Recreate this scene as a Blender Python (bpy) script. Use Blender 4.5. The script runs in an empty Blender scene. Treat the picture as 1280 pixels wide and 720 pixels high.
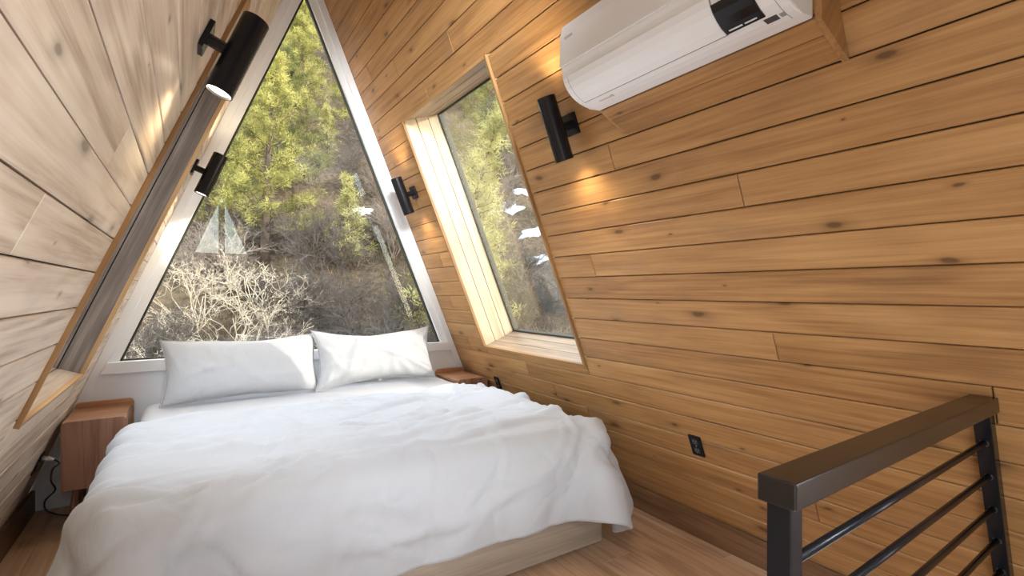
import bpy, math, random
import numpy as np
from mathutils import Matrix, Vector, noise

R = math.radians
scene = bpy.context.scene
COL = scene.collection

# ------------------------------------------------------------------ camera, sky, sun, exposure
CZ = 1.32
cam_d = bpy.data.cameras.new('camera')
cam = bpy.data.objects.new('camera', cam_d)
COL.objects.link(cam)
cam.location = (0, 0, CZ)
cam.rotation_euler = (R(90), 0, R(-33.0))
cam_d.sensor_fit = 'HORIZONTAL'
cam_d.sensor_width = 36.0
cam_d.lens = 625.0 / 1280 * 36
cam_d.shift_y = 3.0 / 1280
cam_d.clip_start = 0.02
cam_d.clip_end = 400
scene.camera = cam

SUN_DIR = Vector((-1.0, 0.98, -0.52)).normalized()
SUN_ELEV = math.asin(-SUN_DIR.z)
world = bpy.data.worlds.new('sky')
scene.world = world
world.use_nodes = True
wn = world.node_tree
wn.nodes.clear()
wo = wn.nodes.new('ShaderNodeOutputWorld')
wb = wn.nodes.new('ShaderNodeBackground')
sky = wn.nodes.new('ShaderNodeTexSky')
sky.sky_type = 'NISHITA'
sky.sun_disc = False
sky.sun_elevation = SUN_ELEV
sky.sun_rotation = math.atan2(-SUN_DIR.x, -SUN_DIR.y)
wmix = wn.nodes.new('ShaderNodeMix')
wmix.data_type = 'RGBA'
wmix.inputs[0].default_value = 0.6
wmix.inputs[7].default_value = (6.2, 6.3, 6.5, 1)
wn.links.new(sky.outputs[0], wmix.inputs[6])
wn.links.new(wmix.outputs[2], wb.inputs[0])
wb.inputs[1].default_value = 0.72
wn.links.new(wb.outputs[0], wo.inputs[0])

sun_d = bpy.data.lights.new('sun', 'SUN')
sun_d.energy = 2.2
sun_d.angle = R(0.6)
sun_d.color = (1.0, 0.93, 0.82)
sun = bpy.data.objects.new('sun', sun_d)
COL.objects.link(sun)
sun.rotation_euler = SUN_DIR.to_track_quat('-Z', 'Y').to_euler()
sun.location = (8, -8, 8)

def area_light(name, loc, aim, sx, sy, watts, spread, col=(1, 1, 1)):
    d = bpy.data.lights.new(name, 'AREA')
    d.shape = 'RECTANGLE'; d.size = sx; d.size_y = sy; d.energy = watts; d.spread = R(spread); d.color = col
    o = bpy.data.objects.new(name, d); COL.objects.link(o)
    o.location = loc
    o.rotation_euler = (Vector(aim) - Vector(loc)).to_track_quat('-Z', 'Y').to_euler()
    return o


# unseen fill lights added to brighten the walls, bed and gable
FILL_COL = (0.88, 0.94, 1.0)
area_light('side_fill', (-0.15, -0.9, 0.95), (1.9, 0.0, 0.50), 1.6, 0.9, 8, 100, FILL_COL)
area_light('side_fill', (1.62, -1.1, 1.10), (-0.2, -0.55, 1.30), 1.6, 0.9, 34, 96, FILL_COL)
area_light('high_fill', (0.45, -2.4, 2.75), (0.42, 3.7, 0.30), 0.6, 0.5, 1.7, 19, FILL_COL)
area_light('high_fill', (0.76, 1.2, 3.35), (0.95, 1.25, 0), 0.45, 1.6, 1.6, 105, FILL_COL)
area_light('low_fill', (0.85, 0.5, 0.28), (0.80, 1.9, 1.75), 1.0, 0.7, 7.5, 125, FILL_COL)
area_light('wall_fill', (0.45, 0.30, 2.75), (1.33, 3.4, 2.45), 0.5, 0.4, 7.0, 34, FILL_COL)
area_light('high_fill', (0.45, -2.4, 2.75), (1.0, 1.65, 0.20), 0.7, 0.7, 2.8, 30, FILL_COL)

vs = scene.view_settings
vs.view_transform = 'Standard'
vs.look = 'None'
vs.gamma = 1.0
vs.use_curve_mapping = False
vs.exposure = 0.42

# ------------------------------------------------------------------ helpers
WM = {}                     # world matrices of everything linked so far


def tag(o, label=None, cat=None, group=None, kind=None):
    if label: o['label'] = label
    if cat: o['category'] = cat
    if group: o['group'] = group
    if kind: o['kind'] = kind
    return o


def link(name, data, parent=None, M=None):
    o = bpy.data.objects.new(name, data)
    COL.objects.link(o)
    M = M or Matrix.Identity(4)
    if parent is not None:
        o.parent = parent
        o.matrix_local = WM[parent.name].inverted() @ M
    else:
        o.matrix_world = M
    WM[o.name] = M.copy()
    return o


def empty(name, M=None, **kw):
    o = link(name, None, None, M)
    o.empty_display_size = 0.1
    return tag(o, **kw)


class MB:
    def __init__(self):
        self.v = []; self.f = []

    def add(self, vs, fs):
        n = len(self.v)
        self.v += [tuple(p) for p in vs]
        self.f += [tuple(i + n for i in f) for f in fs]
        return self

    def hexa(self, p):      # p: 4 bottom ccw, 4 top ccw
        return self.add(p, [(3, 2, 1, 0), (4, 5, 6, 7), (0, 1, 5, 4), (1, 2, 6, 5), (2, 3, 7, 6), (3, 0, 4, 7)])

    def box(self, a, b):
        x0, y0, z0 = a; x1, y1, z1 = b
        return self.hexa([(x0, y0, z0), (x1, y0, z0), (x1, y1, z0), (x0, y1, z0),
                          (x0, y0, z1), (x1, y0, z1), (x1, y1, z1), (x0, y1, z1)])

    def board(self, L, W, T, c=0.003):     # centred chamfered board, face up at z=0, body below
        a, b = L / 2, W / 2
        v = [(-a, -b, -T), (a, -b, -T), (a, b, -T), (-a, b, -T),
             (-a, -b, -c), (a, -b, -c), (a, b, -c), (-a, b, -c),
             (-a + c, -b + c, 0), (a - c, -b + c, 0), (a - c, b - c, 0), (-a + c, b - c, 0)]
        f = [(3, 2, 1, 0), (8, 9, 10, 11)]
        for i in range(4):
            j = (i + 1) % 4
            f += [(i, j, j + 4, i + 4), (i + 4, j + 4, j + 8, i + 8)]
        return self.add(v, f)

    def prism(self, poly, h0, h1, ax=2):    # polygon in the two other axes, extruded along ax
        n = len(poly)
        def P(a, b, h):
            return (h, a, b) if ax == 0 else ((b, h, a) if ax == 1 else (a, b, h))
        v = [P(a, b, h0) for a, b in poly] + [P(a, b, h1) for a, b in poly]
        f = [tuple(reversed(range(n))), tuple(range(n, 2 * n))]
        f += [(i, (i + 1) % n, n + (i + 1) % n, n + i) for i in range(n)]
        return self.add(v, f)

    def tube(self, pts, rad, n=8, cap=True):
        pts = [Vector(p) for p in pts]
        if not hasattr(rad, '__len__'): rad = [rad] * len(pts)
        base = len(self.v)
        up = None
        vs = []
        for i, p in enumerate(pts):
            d = (pts[min(i + 1, len(pts) - 1)] - pts[max(i - 1, 0)])
            d = d.normalized() if d.length > 1e-9 else Vector((0, 0, 1))
            if up is None:
                up = d.orthogonal().normalized()
            up = (up - d * up.dot(d))
            up = up.normalized() if up.length > 1e-6 else d.orthogonal().normalized()
            w = d.cross(up)
            for k in range(n):
                a = 2 * math.pi * k / n
                vs.append(p + (up * math.cos(a) + w * math.sin(a)) * rad[i])
        fs = []
        for i in range(len(pts) - 1):
            for k in range(n):
                k2 = (k + 1) % n
                fs.append((i * n + k, i * n + k2, (i + 1) * n + k2, (i + 1) * n + k))
        if cap:
            fs.append(tuple(reversed(range(n))))
            fs.append(tuple(range((len(pts) - 1) * n, len(pts) * n)))
        return self.add(vs, fs)

    def lathe(self, prof, n=32, ax=2):      # prof list of (radius, height)
        vs = []; fs = []
        for r, h in prof:
            for k in range(n):
                a = 2 * math.pi * k / n
                c, s = r * math.cos(a), r * math.sin(a)
                vs.append((c, s, h) if ax == 2 else ((h, c, s) if ax == 0 else (s, h, c)))
        for i in range(len(prof) - 1):
            for k in range(n):
                k2 = (k + 1) % n
                fs.append((i * n + k, i * n + k2, (i + 1) * n + k2, (i + 1) * n + k))
        return self.add(vs, fs)

    def mesh(self, name, mat, smooth=False):
        me = bpy.data.meshes.new(name)
        me.from_pydata(self.v, [], self.f)
        if mat: me.materials.append(mat)
        if smooth:
            me.polygons.foreach_set('use_smooth', [True] * len(me.polygons))
        me.update()
        return me

    def build(self, name, mat, parent=None, M=None, smooth=False, bevel=0, seg=2, kind=None):
        o = link(name, self.mesh(name, mat, smooth), parent, M)
        if bevel:
            b = o.modifiers.new('bevel', 'BEVEL')
            b.width = bevel; b.segments = seg; b.limit_method = 'ANGLE'; b.angle_limit = R(40)
            b.harden_normals = False
        if kind: o['kind'] = kind
        return o


def rrect(w, h, r, n=5, corners=(1, 1, 1, 1)):   # centred rounded rectangle, ccw from lower left
    out = []
    for i, (sx, sy, a0) in enumerate(((-1, -1, 180), (1, -1, 270), (1, 1, 0), (-1, 1, 90))):
        if corners[i]:
            for k in range(n + 1):
                a = R(a0 + 90 * k / n)
                out.append((sx * (w / 2 - r) + r * math.cos(a), sy * (h / 2 - r) + r * math.sin(a)))
        else:
            out.append((sx * w / 2, sy * h / 2))
    return out


# ------------------------------------------------------------------ materials
def new_mat(name):
    m = bpy.data.materials.new(name)
    m.use_nodes = True
    nt = m.node_tree
    return m, nt, nt.nodes['Principled BSDF']


def N(nt, t, **kw):
    n = nt.nodes.new(t)
    for k, v in kw.items():
        setattr(n, k, v)
    return n


def plain(name, col, rough=0.5, metal=0.0, bump=0, bscale=200, emit=None, var=0.0, spec=0.5):
    m, nt, b = new_mat(name)
    b.inputs['Base Color'].default_value = (*col, 1)
    b.inputs['Roughness'].default_value = rough
    b.inputs['Metallic'].default_value = metal
    b.inputs['Specular IOR Level'].default_value = spec
    tc = N(nt, 'ShaderNodeTexCoord')
    nz = N(nt, 'ShaderNodeTexNoise')
    nz.inputs['Scale'].default_value = bscale
    nz.inputs['Detail'].default_value = 3
    nt.links.new(tc.outputs['Object'], nz.inputs['Vector'])
    if var:
        r = N(nt, 'ShaderNodeValToRGB')
        r.color_ramp.elements[0].position = 0.3
        r.color_ramp.elements[1].position = 0.7
        r.color_ramp.elements[0].color = (*[c * (1 - var) for c in col], 1)
        r.color_ramp.elements[1].color = (*[min(1, c * (1 + var)) for c in col], 1)
        nt.links.new(nz.outputs['Fac'], r.inputs[0])
        nt.links.new(r.outputs[0], b.inputs['Base Color'])
    if bump:
        bp = N(nt, 'ShaderNodeBump')
        bp.inputs['Strength'].default_value = bump
        bp.inputs['Distance'].default_value = 0.002
        nt.links.new(nz.outputs['Fac'], bp.inputs['Height'])
        nt.links.new(bp.outputs[0], b.inputs['Normal'])
    if emit:
        b.inputs['Emission Color'].default_value = (*emit[0], 1)
        b.inputs['Emission Strength'].default_value = emit[1]
    return m


def wood(name, dark, mid, light, rough=0.45, gs=1.0, knots=0.0, blotch=0.35, tonal=0.18, spec=0.4, axis=0, cathedral=0.35):
    """boards: grain along the object's own x (or axis), every board its own stretch of timber"""
    m, nt, b = new_mat(name)
    L = nt.links.new
    tc = N(nt, 'ShaderNodeTexCoord')
    oi = N(nt, 'ShaderNodeObjectInfo')
    rv = N(nt, 'ShaderNodeMath', operation='MULTIPLY'); rv.inputs[1].default_value = 57.0
    L(oi.outputs['Random'], rv.inputs[0])
    cmb = N(nt, 'ShaderNodeCombineXYZ')
    L(rv.outputs[0], cmb.inputs[0]); L(rv.outputs[0], cmb.inputs[1]); L(rv.outputs[0], cmb.inputs[2])
    ad = N(nt, 'ShaderNodeVectorMath', operation='ADD')
    L(tc.outputs['Object'], ad.inputs[0]); L(cmb.outputs[0], ad.inputs[1])
    def mapped(along, across):
        mp = N(nt, 'ShaderNodeMapping')
        s = [across] * 3; s[axis] = along
        mp.inputs['Scale'].default_value = s
        L(ad.outputs[0], mp.inputs['Vector'])
        return mp
    def nz(mp, scale, detail=4, dist=0.0, rgh=0.6):
        n = N(nt, 'ShaderNodeTexNoise')
        n.inputs['Scale'].default_value = scale
        n.inputs['Detail'].default_value = detail
        n.inputs['Distortion'].default_value = dist
        n.inputs['Roughness'].default_value = rgh
        L(mp.outputs[0], n.inputs['Vector'])
        return n
    fine = nz(mapped(2.2 * gs, 75 * gs), 1.0, 5, 0.4)
    broad = nz(mapped(0.9 * gs, 7 * gs), 1.0, 3, 1.2)
    blot = nz(mapped(2.2, 4.5), 1.0, 3, 0.3)
    # cathedral figure: warped rings
    warp = nz(mapped(0.55 * gs, 6 * gs), 1.0, 2, 0.6)
    wm = N(nt, 'ShaderNodeMath', operation='MULTIPLY'); wm.inputs[1].default_value = 30.0
    L(warp.outputs['Fac'], wm.inputs[0])
    ws = N(nt, 'ShaderNodeMath', operation='SINE'); L(wm.outputs[0], ws.inputs[0])
    def madd(a, k, c=None):
        n = N(nt, 'ShaderNodeMath', operation='MULTIPLY_ADD')
        L(a, n.inputs[0]); n.inputs[1].default_value = k
        if c is None: n.inputs[2].default_value = 0.0
        elif isinstance(c, float): n.inputs[2].default_value = c
        else: L(c, n.inputs[2])
        return n.outputs[0]
    s = madd(fine.outputs['Fac'], 0.85, -0.10)
    s = madd(broad.outputs['Fac'], 0.55, s)
    s = madd(ws.outputs[0], 0.10 * cathedral / 0.35, s)
    tn = N(nt, 'ShaderNodeMath', operation='SUBTRACT'); L(oi.outputs['Random'], tn.inputs[0]); tn.inputs[1].default_value = 0.5
    s = madd(tn.outputs[0], tonal * 2, s)
    ramp = N(nt, 'ShaderNodeValToRGB')
    e = ramp.color_ramp.elements
    e[0].position = 0.28; e[0].color = (*dark, 1)
    e[1].position = 0.86; e[1].color = (*light, 1)
    k = e.new(0.56); k.color = (*mid, 1)
    L(s, ramp.inputs[0])
    colour = ramp.outputs[0]
    # grey-brown stain blotches
    br = N(nt, 'ShaderNodeValToRGB')
    br.color_ramp.elements[0].position = 0.52; br.color_ramp.elements[1].position = 0.78
    L(blot.outputs['Fac'], br.inputs[0])
    bm = N(nt, 'ShaderNodeMath', operation='MULTIPLY'); bm.inputs[1].default_value = blotch
    L(br.outputs[0], bm.inputs[0])
    mx = N(nt, 'ShaderNodeMix', data_type='RGBA')
    L(bm.outputs[0], mx.inputs[0]); L(colour, mx.inputs[6])
    g = sum(dark) / 3
    mx.inputs[7].default_value = (dark[0] * .75 + g * .35, dark[1] * .75 + g * .35, dark[2] * .7 + g * .4, 1)
    colour = mx.outputs[2]
    if knots:
        # sparse knots from voronoi cells, stretched a little along the board
        mp = mapped(2.2, 6.0)
        wv = N(nt, 'ShaderNodeVectorMath', operation='ADD')
        wn_ = nz(mapped(6, 12), 1.0, 2)
        sc = N(nt, 'ShaderNodeVectorMath', operation='SCALE'); sc.inputs['Scale'].default_value = 0.16
        L(wn_.outputs['Color'], sc.inputs[0])
        L(mp.outputs[0], wv.inputs[0]); L(sc.outputs[0], wv.inputs[1])
        vo = N(nt, 'ShaderNodeTexVoronoi', voronoi_dimensions='2D')
        vo.inputs['Scale'].default_value = 1.0
        L(wv.outputs[0], vo.inputs['Vector'])
        kr = N(nt, 'ShaderNodeValToRGB')
        ke = kr.color_ramp.elements
        ke[0].position = 0.045; ke[0].color = (1, 1, 1, 1)
        ke[1].position = 0.21; ke[1].color = (0, 0, 0, 1)
        q = ke.new(0.075); q.color = (0.5, 0.5, 0.5, 1)
        q = ke.new(0.12); q.color = (0.22, 0.22, 0.22, 1)
        sx = N(nt, 'ShaderNodeSeparateColor'); L(vo.outputs['Color'], sx.inputs[0])
        dv_ = N(nt, 'ShaderNodeMath', operation='DIVIDE'); L(vo.outputs['Distance'], dv_.inputs[0])
        sz = N(nt, 'ShaderNodeMapRange'); sz.inputs['From Min'].default_value = .35; sz.inputs['From Max'].default_value = 1.0
        sz.inputs['To Min'].default_value = .02; sz.inputs['To Max'].default_value = 1.25
        L(sx.outputs[0], sz.inputs['Value']); L(sz.outputs[0], dv_.inputs[1])
        L(dv_.outputs[0], kr.inputs[0])
        km = N(nt, 'ShaderNodeMath', operation='MULTIPLY'); km.inputs[1].default_value = knots
        L(kr.outputs[0], km.inputs[0])
        mk = N(nt, 'ShaderNodeMix', data_type='RGBA')
        L(km.outputs[0], mk.inputs[0]); L(colour, mk.inputs[6])
        mk.inputs[7].default_value = (dark[0] * .35, dark[1] * .32, dark[2] * .3, 1)
        colour = mk.outputs[2]
    L(colour, b.inputs['Base Color'])
    b.inputs['Roughness'].default_value = rough
    b.inputs['Specular IOR Level'].default_value = spec
    bp = N(nt, 'ShaderNodeBump'); bp.inputs['Strength'].default_value = 0.25; bp.inputs['Distance'].default_value = 0.0012
    L(fine.outputs['Fac'], bp.inputs['Height']); L(bp.outputs[0], b.inputs['Normal'])
    return m


def glass(name, tint=(0.985, 0.992, 0.985), base=0.03):
    m = bpy.data.materials.new(name); m.use_nodes = True
    nt = m.node_tree; nt.nodes.clear(); L = nt.links.new
    out = N(nt, 'ShaderNodeOutputMaterial'); mix = N(nt, 'ShaderNodeMixShader')
    tr = N(nt, 'ShaderNodeBsdfTransparent'); gl = N(nt, 'ShaderNodeBsdfGlossy')
    tr.inputs[0].default_value = (*tint, 1)
    gl.inputs['Roughness'].default_value = 0.0
    gl.inputs['Color'].default_value = (0.95, 1.0, 0.98, 1)
    lw = N(nt, 'ShaderNodeLayerWeight'); lw.inputs[0].default_value = 0.5
    p = N(nt, 'ShaderNodeMath', operation='POWER'); p.inputs[1].default_value = 3.2
    L(lw.outputs['Facing'], p.inputs[0])
    a = N(nt, 'ShaderNodeMath', operation='MULTIPLY_ADD'); a.inputs[1].default_value = 0.85; a.inputs[2].default_value = base
    L(p.outputs[0], a.inputs[0])
    L(a.outputs[0], mix.inputs[0]); L(tr.outputs[0], mix.inputs[1]); L(gl.outputs[0], mix.inputs[2])
    L(mix.outputs[0], out.inputs[0])
    return m


def leafy(name, c0, c1, trans=0.35):
    m = bpy.data.materials.new(name); m.use_nodes = True
    nt = m.node_tree; nt.nodes.clear(); L = nt.links.new
    out = N(nt, 'ShaderNodeOutputMaterial'); mix = N(nt, 'ShaderNodeMixShader')
    d = N(nt, 'ShaderNodeBsdfDiffuse'); t = N(nt, 'ShaderNodeBsdfTranslucent')
    tc = N(nt, 'ShaderNodeTexCoord'); nz = N(nt, 'ShaderNodeTexNoise')
    nz.inputs['Scale'].default_value = 2.4; nz.inputs['Detail'].default_value = 4
    L(tc.outputs['Object'], nz.inputs['Vector'])
    r = N(nt, 'ShaderNodeValToRGB')
    r.color_ramp.elements[0].position = 0.36; r.color_ramp.elements[1].position = 0.64
    r.color_ramp.elements[0].color = (*c0, 1); r.color_ramp.elements[1].color = (*c1, 1)
    L(nz.outputs['Fac'], r.inputs[0])
    L(r.outputs[0], d.inputs[0]); L(r.outputs[0], t.inputs[0])
    mix.inputs[0].default_value = trans
    L(d.outputs[0], mix.inputs[1]); L(t.outputs[0], mix.inputs[2]); L(mix.outputs[0], out.inputs[0])
    return m


def fabric(name, col, wr=0.35, sc=7.0):
    m, nt, b = new_mat(name)
    L = nt.links.new
    b.inputs['Base Color'].default_value = (*col, 1)
    b.inputs['Roughness'].default_value = 0.9
    b.inputs['Specular IOR Level'].default_value = 0.15
    b.inputs['Sheen Weight'].default_value = 0.15
    tc = N(nt, 'ShaderNodeTexCoord')
    n1 = N(nt, 'ShaderNodeTexNoise'); n1.inputs['Scale'].default_value = sc; n1.inputs['Detail'].default_value = 4
    n1.inputs['Distortion'].default_value = 1.6
    n2 = N(nt, 'ShaderNodeTexNoise'); n2.inputs['Scale'].default_value = 420
    L(tc.outputs['Object'], n1.inputs['Vector']); L(tc.outputs['Object'], n2.inputs['Vector'])
    b1 = N(nt, 'ShaderNodeBump'); b1.inputs['Strength'].default_value = wr; b1.inputs['Distance'].default_value = 0.012
    b2 = N(nt, 'ShaderNodeBump'); b2.inputs['Strength'].default_value = 0.12; b2.inputs['Distance'].default_value = 0.001
    L(n1.outputs['Fac'], b1.inputs['Height']); L(n2.outputs['Fac'], b2.inputs['Height'])
    L(b1.outputs[0], b2.inputs['Normal']); L(b2.outputs[0], b.inputs['Normal'])
    return m


M_PLANK_R = wood('stained_pine', (0.21, 0.096, 0.034), (0.375, 0.192, 0.070), (0.50, 0.28, 0.112), rough=0.42, knots=0.8, tonal=0.07, blotch=0.45, cathedral=0.15)
M_PLANK_L = wood('glare_pale_pine', (0.36, 0.255, 0.17), (0.60, 0.475, 0.355), (0.72, 0.60, 0.47), rough=0.42, knots=0.7, blotch=0.45, tonal=0.06, cathedral=0.5)  # left boards: glare on the same pine put into a paler colour
M_SILL = wood('sill_pine', (0.24, 0.16, 0.10), (0.38, 0.27, 0.18), (0.50, 0.38, 0.27), rough=0.35, knots=0.3, blotch=0.2, tonal=0.08)
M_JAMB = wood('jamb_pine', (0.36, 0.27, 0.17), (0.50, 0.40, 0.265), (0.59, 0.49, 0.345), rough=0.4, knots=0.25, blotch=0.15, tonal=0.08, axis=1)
M_JAMB_SHADE = wood('shaded_jamb_pine', (0.06, 0.042, 0.031), (0.125, 0.09, 0.068), (0.20, 0.148, 0.112), rough=0.4, knots=0.3, blotch=0.2, tonal=0.08, axis=1)  # same pine as the right jambs, with the reveal's shade put into colour
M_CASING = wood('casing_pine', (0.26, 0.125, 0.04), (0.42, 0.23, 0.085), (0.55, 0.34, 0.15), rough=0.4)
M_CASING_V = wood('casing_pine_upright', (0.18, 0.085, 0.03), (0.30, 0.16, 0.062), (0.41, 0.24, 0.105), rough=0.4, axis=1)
M_BASEB = wood('dark_skirting', (0.09, 0.045, 0.022), (0.15, 0.078, 0.04), (0.22, 0.12, 0.065), rough=0.4)
M_FLOOR = wood('floor_oak', (0.36, 0.215, 0.13), (0.54, 0.345, 0.215), (0.66, 0.46, 0.31), rough=0.4, blotch=0.2, tonal=0.1)
M_BEDW = wood('grey_oak_laminate', (0.22, 0.17, 0.125), (0.33, 0.265, 0.205), (0.43, 0.36, 0.285), rough=0.5, gs=0.8, blotch=0.2)
M_WALNUT = wood('walnut', (0.13, 0.06, 0.038), (0.27, 0.135, 0.084), (0.42, 0.235, 0.155), rough=0.4, blotch=0.15, axis=2, gs=1.2)
M_WALNUT_TOP = wood('walnut_flat', (0.24, 0.115, 0.055), (0.40, 0.20, 0.105), (0.54, 0.30, 0.165), rough=0.35, blotch=0.1, axis=0, gs=1.2)
M_BACK = plain('wall_backing', (0.035, 0.02, 0.012), 0.9)
M_WHITE = plain('white_paint', (0.86, 0.885, 0.92), 0.45, bump=0.08, bscale=60)
M_WHITEWALL = plain('white_wall_paint', (0.87, 0.90, 0.94), 0.6, bump=0.15, bscale=180)
M_GASKET = plain('black_gasket', (0.035, 0.037, 0.025), 0.6)
M_BLACK = plain('black_satin_metal', (0.010, 0.010, 0.012), 0.27, spec=0.3, metal=0.0, bump=0.05, bscale=300)
M_RAILWOOD = plain('black_satin_rail', (0.012, 0.010, 0.009), 0.24, bump=0.05, bscale=250)
M_CHARCOAL = plain('charcoal_metal', (0.028, 0.028, 0.03), 0.42, bump=0.05, bscale=300)
M_LENS = plain('lit_lens', (1, 0.9, 0.75), 0.4, emit=((1.0, 0.83, 0.6), 9.0))
M_SHEET = fabric('white_cotton_sheet', (0.54, 0.55, 0.565), 0.35, 6)
M_DUVET = fabric('white_cotton_duvet', (0.495, 0.512, 0.535), 0.45, 4.5)
M_PILLOW = fabric('white_cotton_pillow', (0.49, 0.495, 0.505), 0.5, 8)
M_ACW = plain('white_plastic', (0.86, 0.875, 0.89), 0.35, bump=0.03, bscale=300)
M_ACB = plain('black_gloss_panel', (0.012, 0.012, 0.014), 0.08)
M_GREY = plain('grey_print', (0.33, 0.34, 0.35), 0.5)
M_DKGREY = plain('dark_print', (0.06, 0.06, 0.065), 0.5)
M_SEAM = plain('seam_grey', (0.28, 0.285, 0.29), 0.6)  # plain grey for the joint lines of the casing
M_FAINT = plain('faint_print', (0.52, 0.53, 0.54), 0.5)
M_LTPRINT = plain('light_print', (0.72, 0.73, 0.74), 0.5)
M_PLUG = plain('white_plug', (0.75, 0.78, 0.82), 0.4)
M_CORD = plain('black_rubber', (0.015, 0.015, 0.016), 0.5)
M_GLASS = glass('window_glass')
M_NAIL = plain('nail_head', (0.16, 0.10, 0.05), 0.5)

# ------------------------------------------------------------------ the A-frame: two sloped walls
K = 0.4106
SN = 1 / math.sqrt(1 + K * K)
XL, XR = -0.836, 2.36
YB, YG = -7.0, 4.057                    # rear end, gable face
RIDGE_S = (XR - XL) / 2 / K / SN        # slope length to the ridge


def wmat(side, y, s, off=0.0):
    """frame on a sloped wall: local x along the room, y up the slope, z into the room"""
    if side == 'R':
        es = Vector((-K, 0, 1)) * SN; n = Vector((-SN, 0, -K * SN)); ex = Vector((0, -1, 0)); o = Vector((XR, 0, 0))
    else:
        es = Vector((K, 0, 1)) * SN; n = Vector((SN, 0, -K * SN)); ex = Vector((0, 1, 0)); o = Vector((XL, 0, 0))
    p = o + Vector((0, y, 0)) + es * s + n * off
    m = Matrix((ex, es, n)).transposed().to_4x4()
    m.translation = p
    return m


def wp(side, y, s, off=0.0):
    return wmat(side, y, s, off).translation


WY0, WY1, WS0, WS1 = 2.264, 3.470, 0.950, 2.755       # window opening in both slopes
DEP, RISE = 0.30, -0.008                               # reveal depth, and how far it climbs on the way out
RW = random.Random(7)


def wall_slab(name, side, openings):
    """the roof slab behind the boards, down to the ground outside"""
    mb = MB()
    def blk(y0, y1, s0, s1):
        c = [wp(side, a, b, o) for o in (-0.30, -0.02) for a, b in ((y0, s0), (y1, s0), (y1, s1), (y0, s1))]
        if side == 'R': c = c[4:] + c[:4]
        mb.hexa(c)
    ys = sorted({YB - .2, YG + .13} | {v for o in openings for v in (o[0] - .02, o[1] + .02)})
    for a, b in zip(ys[:-1], ys[1:]):
        op = [o for o in openings if o[0] - .02 <= a + 1e-4 and o[1] + .02 >= b - 1e-4]
        if op:
            blk(a, b, -2.9, op[0][2] - .030); blk(a, b, op[0][3] + .024, RIDGE_S + .12)
        else:
            blk(a, b, -2.9, RIDGE_S + .12)
    return tag(mb.build(name, M_BACK), kind='structure')


OPEN_R = [(WY0, WY1, WS0, WS1)]
OPEN_L = [(WY0, WY1, WS0, WS1), (-1.6, -0.4, WS0, WS1)]
wall_r = wall_slab('wall_right', 'R', OPEN_R)
tag(wall_r, label='right sloping wall of brown stained pine boards')
wall_l = wall_slab('wall_left', 'L', OPEN_L)
tag(wall_l, label='left sloping wall of pine boards, glare put into their pale colour')
board_cache = {}


def plank(side, parent, mat, y0, y1, s0, s1):
    L, W = round(y1 - y0, 3), round(s1 - s0, 4)
    if L < 0.02 or W < 0.012: return
    key = (L, W, mat.name)
    if key not in board_cache:
        board_cache[key] = MB().board(L - 0.0032, W - 0.0042, 0.018, 0.0034).mesh('plank', mat)
    link('plank', board_cache[key], parent, wmat(side, (y0 + y1) / 2, (s0 + s1) / 2, RW.uniform(-0.0008, 0.0008)))


def clad(side, parent, mat, pitch, base, openings, joints):
    n = int((RIDGE_S - base) / pitch) + 1
    for k in range(-1, n + 1):
        s0, s1 = base + k * pitch, base + (k + 1) * pitch
        s0 = max(s0, 0.0); s1 = min(s1, RIDGE_S - 0.012)
        if s1 - s0 < 0.02: continue
        js = joints.get(k)
        if js is None:
            js = [RW.uniform(-2.6, -1.2), RW.uniform(0.0, 3.9)]
        cuts = sorted([YB] + [j for j in js if YB + .1 < j < YG - .1] + [YG])
        for a, b in zip(cuts[:-1], cuts[1:]):
            segs = [(a, b, s0, s1)]
            for (oy0, oy1, os0, os1) in openings:
                nxt = []
                for (p, q, u, v) in segs:
                    if q <= oy0 or p >= oy1 or v <= os0 + .004 or u >= os1 - .004:
                        nxt.append((p, q, u, v)); continue
                    if p < oy0: nxt.append((p, oy0, u, v))
                    if q > oy1: nxt.append((oy1, q, u, v))
                    c, d = max(p, oy0), min(q, oy1)
                    if u < os0: nxt.append((c, d, u, os0))
                    if v > os1: nxt.append((c, d, os1, v))
                segs = nxt
            for g in segs: plank(side, parent, mat, *g)


JR = {14: [-1.7, 1.063], 9: [-2.0, 1.068], 8: [-2.2, 0.453], 3: [-1.9, 1.053], 5: [-2.1, 2.693], 16: [-1.0, 1.62],
      12: [-1.9, 1.95], 13: [-2.3, 3.7], 11: [-1.5, 3.9], 10: [-2.4, 3.8], 15: [-1.3, 3.75], 7: [-1.8, 3.75], 6: [-2.6, 2.95], 4: [-1.4, 2.4],
      22: [-1.8, 3.0], 23: [-2, 2.55], 24: [-1.5, 3.3], 17: [-2.0, 3.75], 18: [-1.5, 0.2], 19: [-2, 0.4], 20: [-1.2, 3.9], 21: [-1.7, 0.3]}
clad('R', wall_r, M_PLANK_R, 0.1252, 0.0, OPEN_R, JR)
JL = {11: [-1.0, 1.25], 8: [-1.5, 3.9], 9: [-1.2, 3.8], 10: [-1.6, 3.9], 12: [-2, 3.8], 13: [-2.3, 1.6], 14: [-1.5, 3.9], 15: [-1, 3.7], 16: [-1.8, 3.9]}
clad('L', wall_l, M_PLANK_L, 0.1317, 0.0447, OPEN_L, JL)


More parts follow.
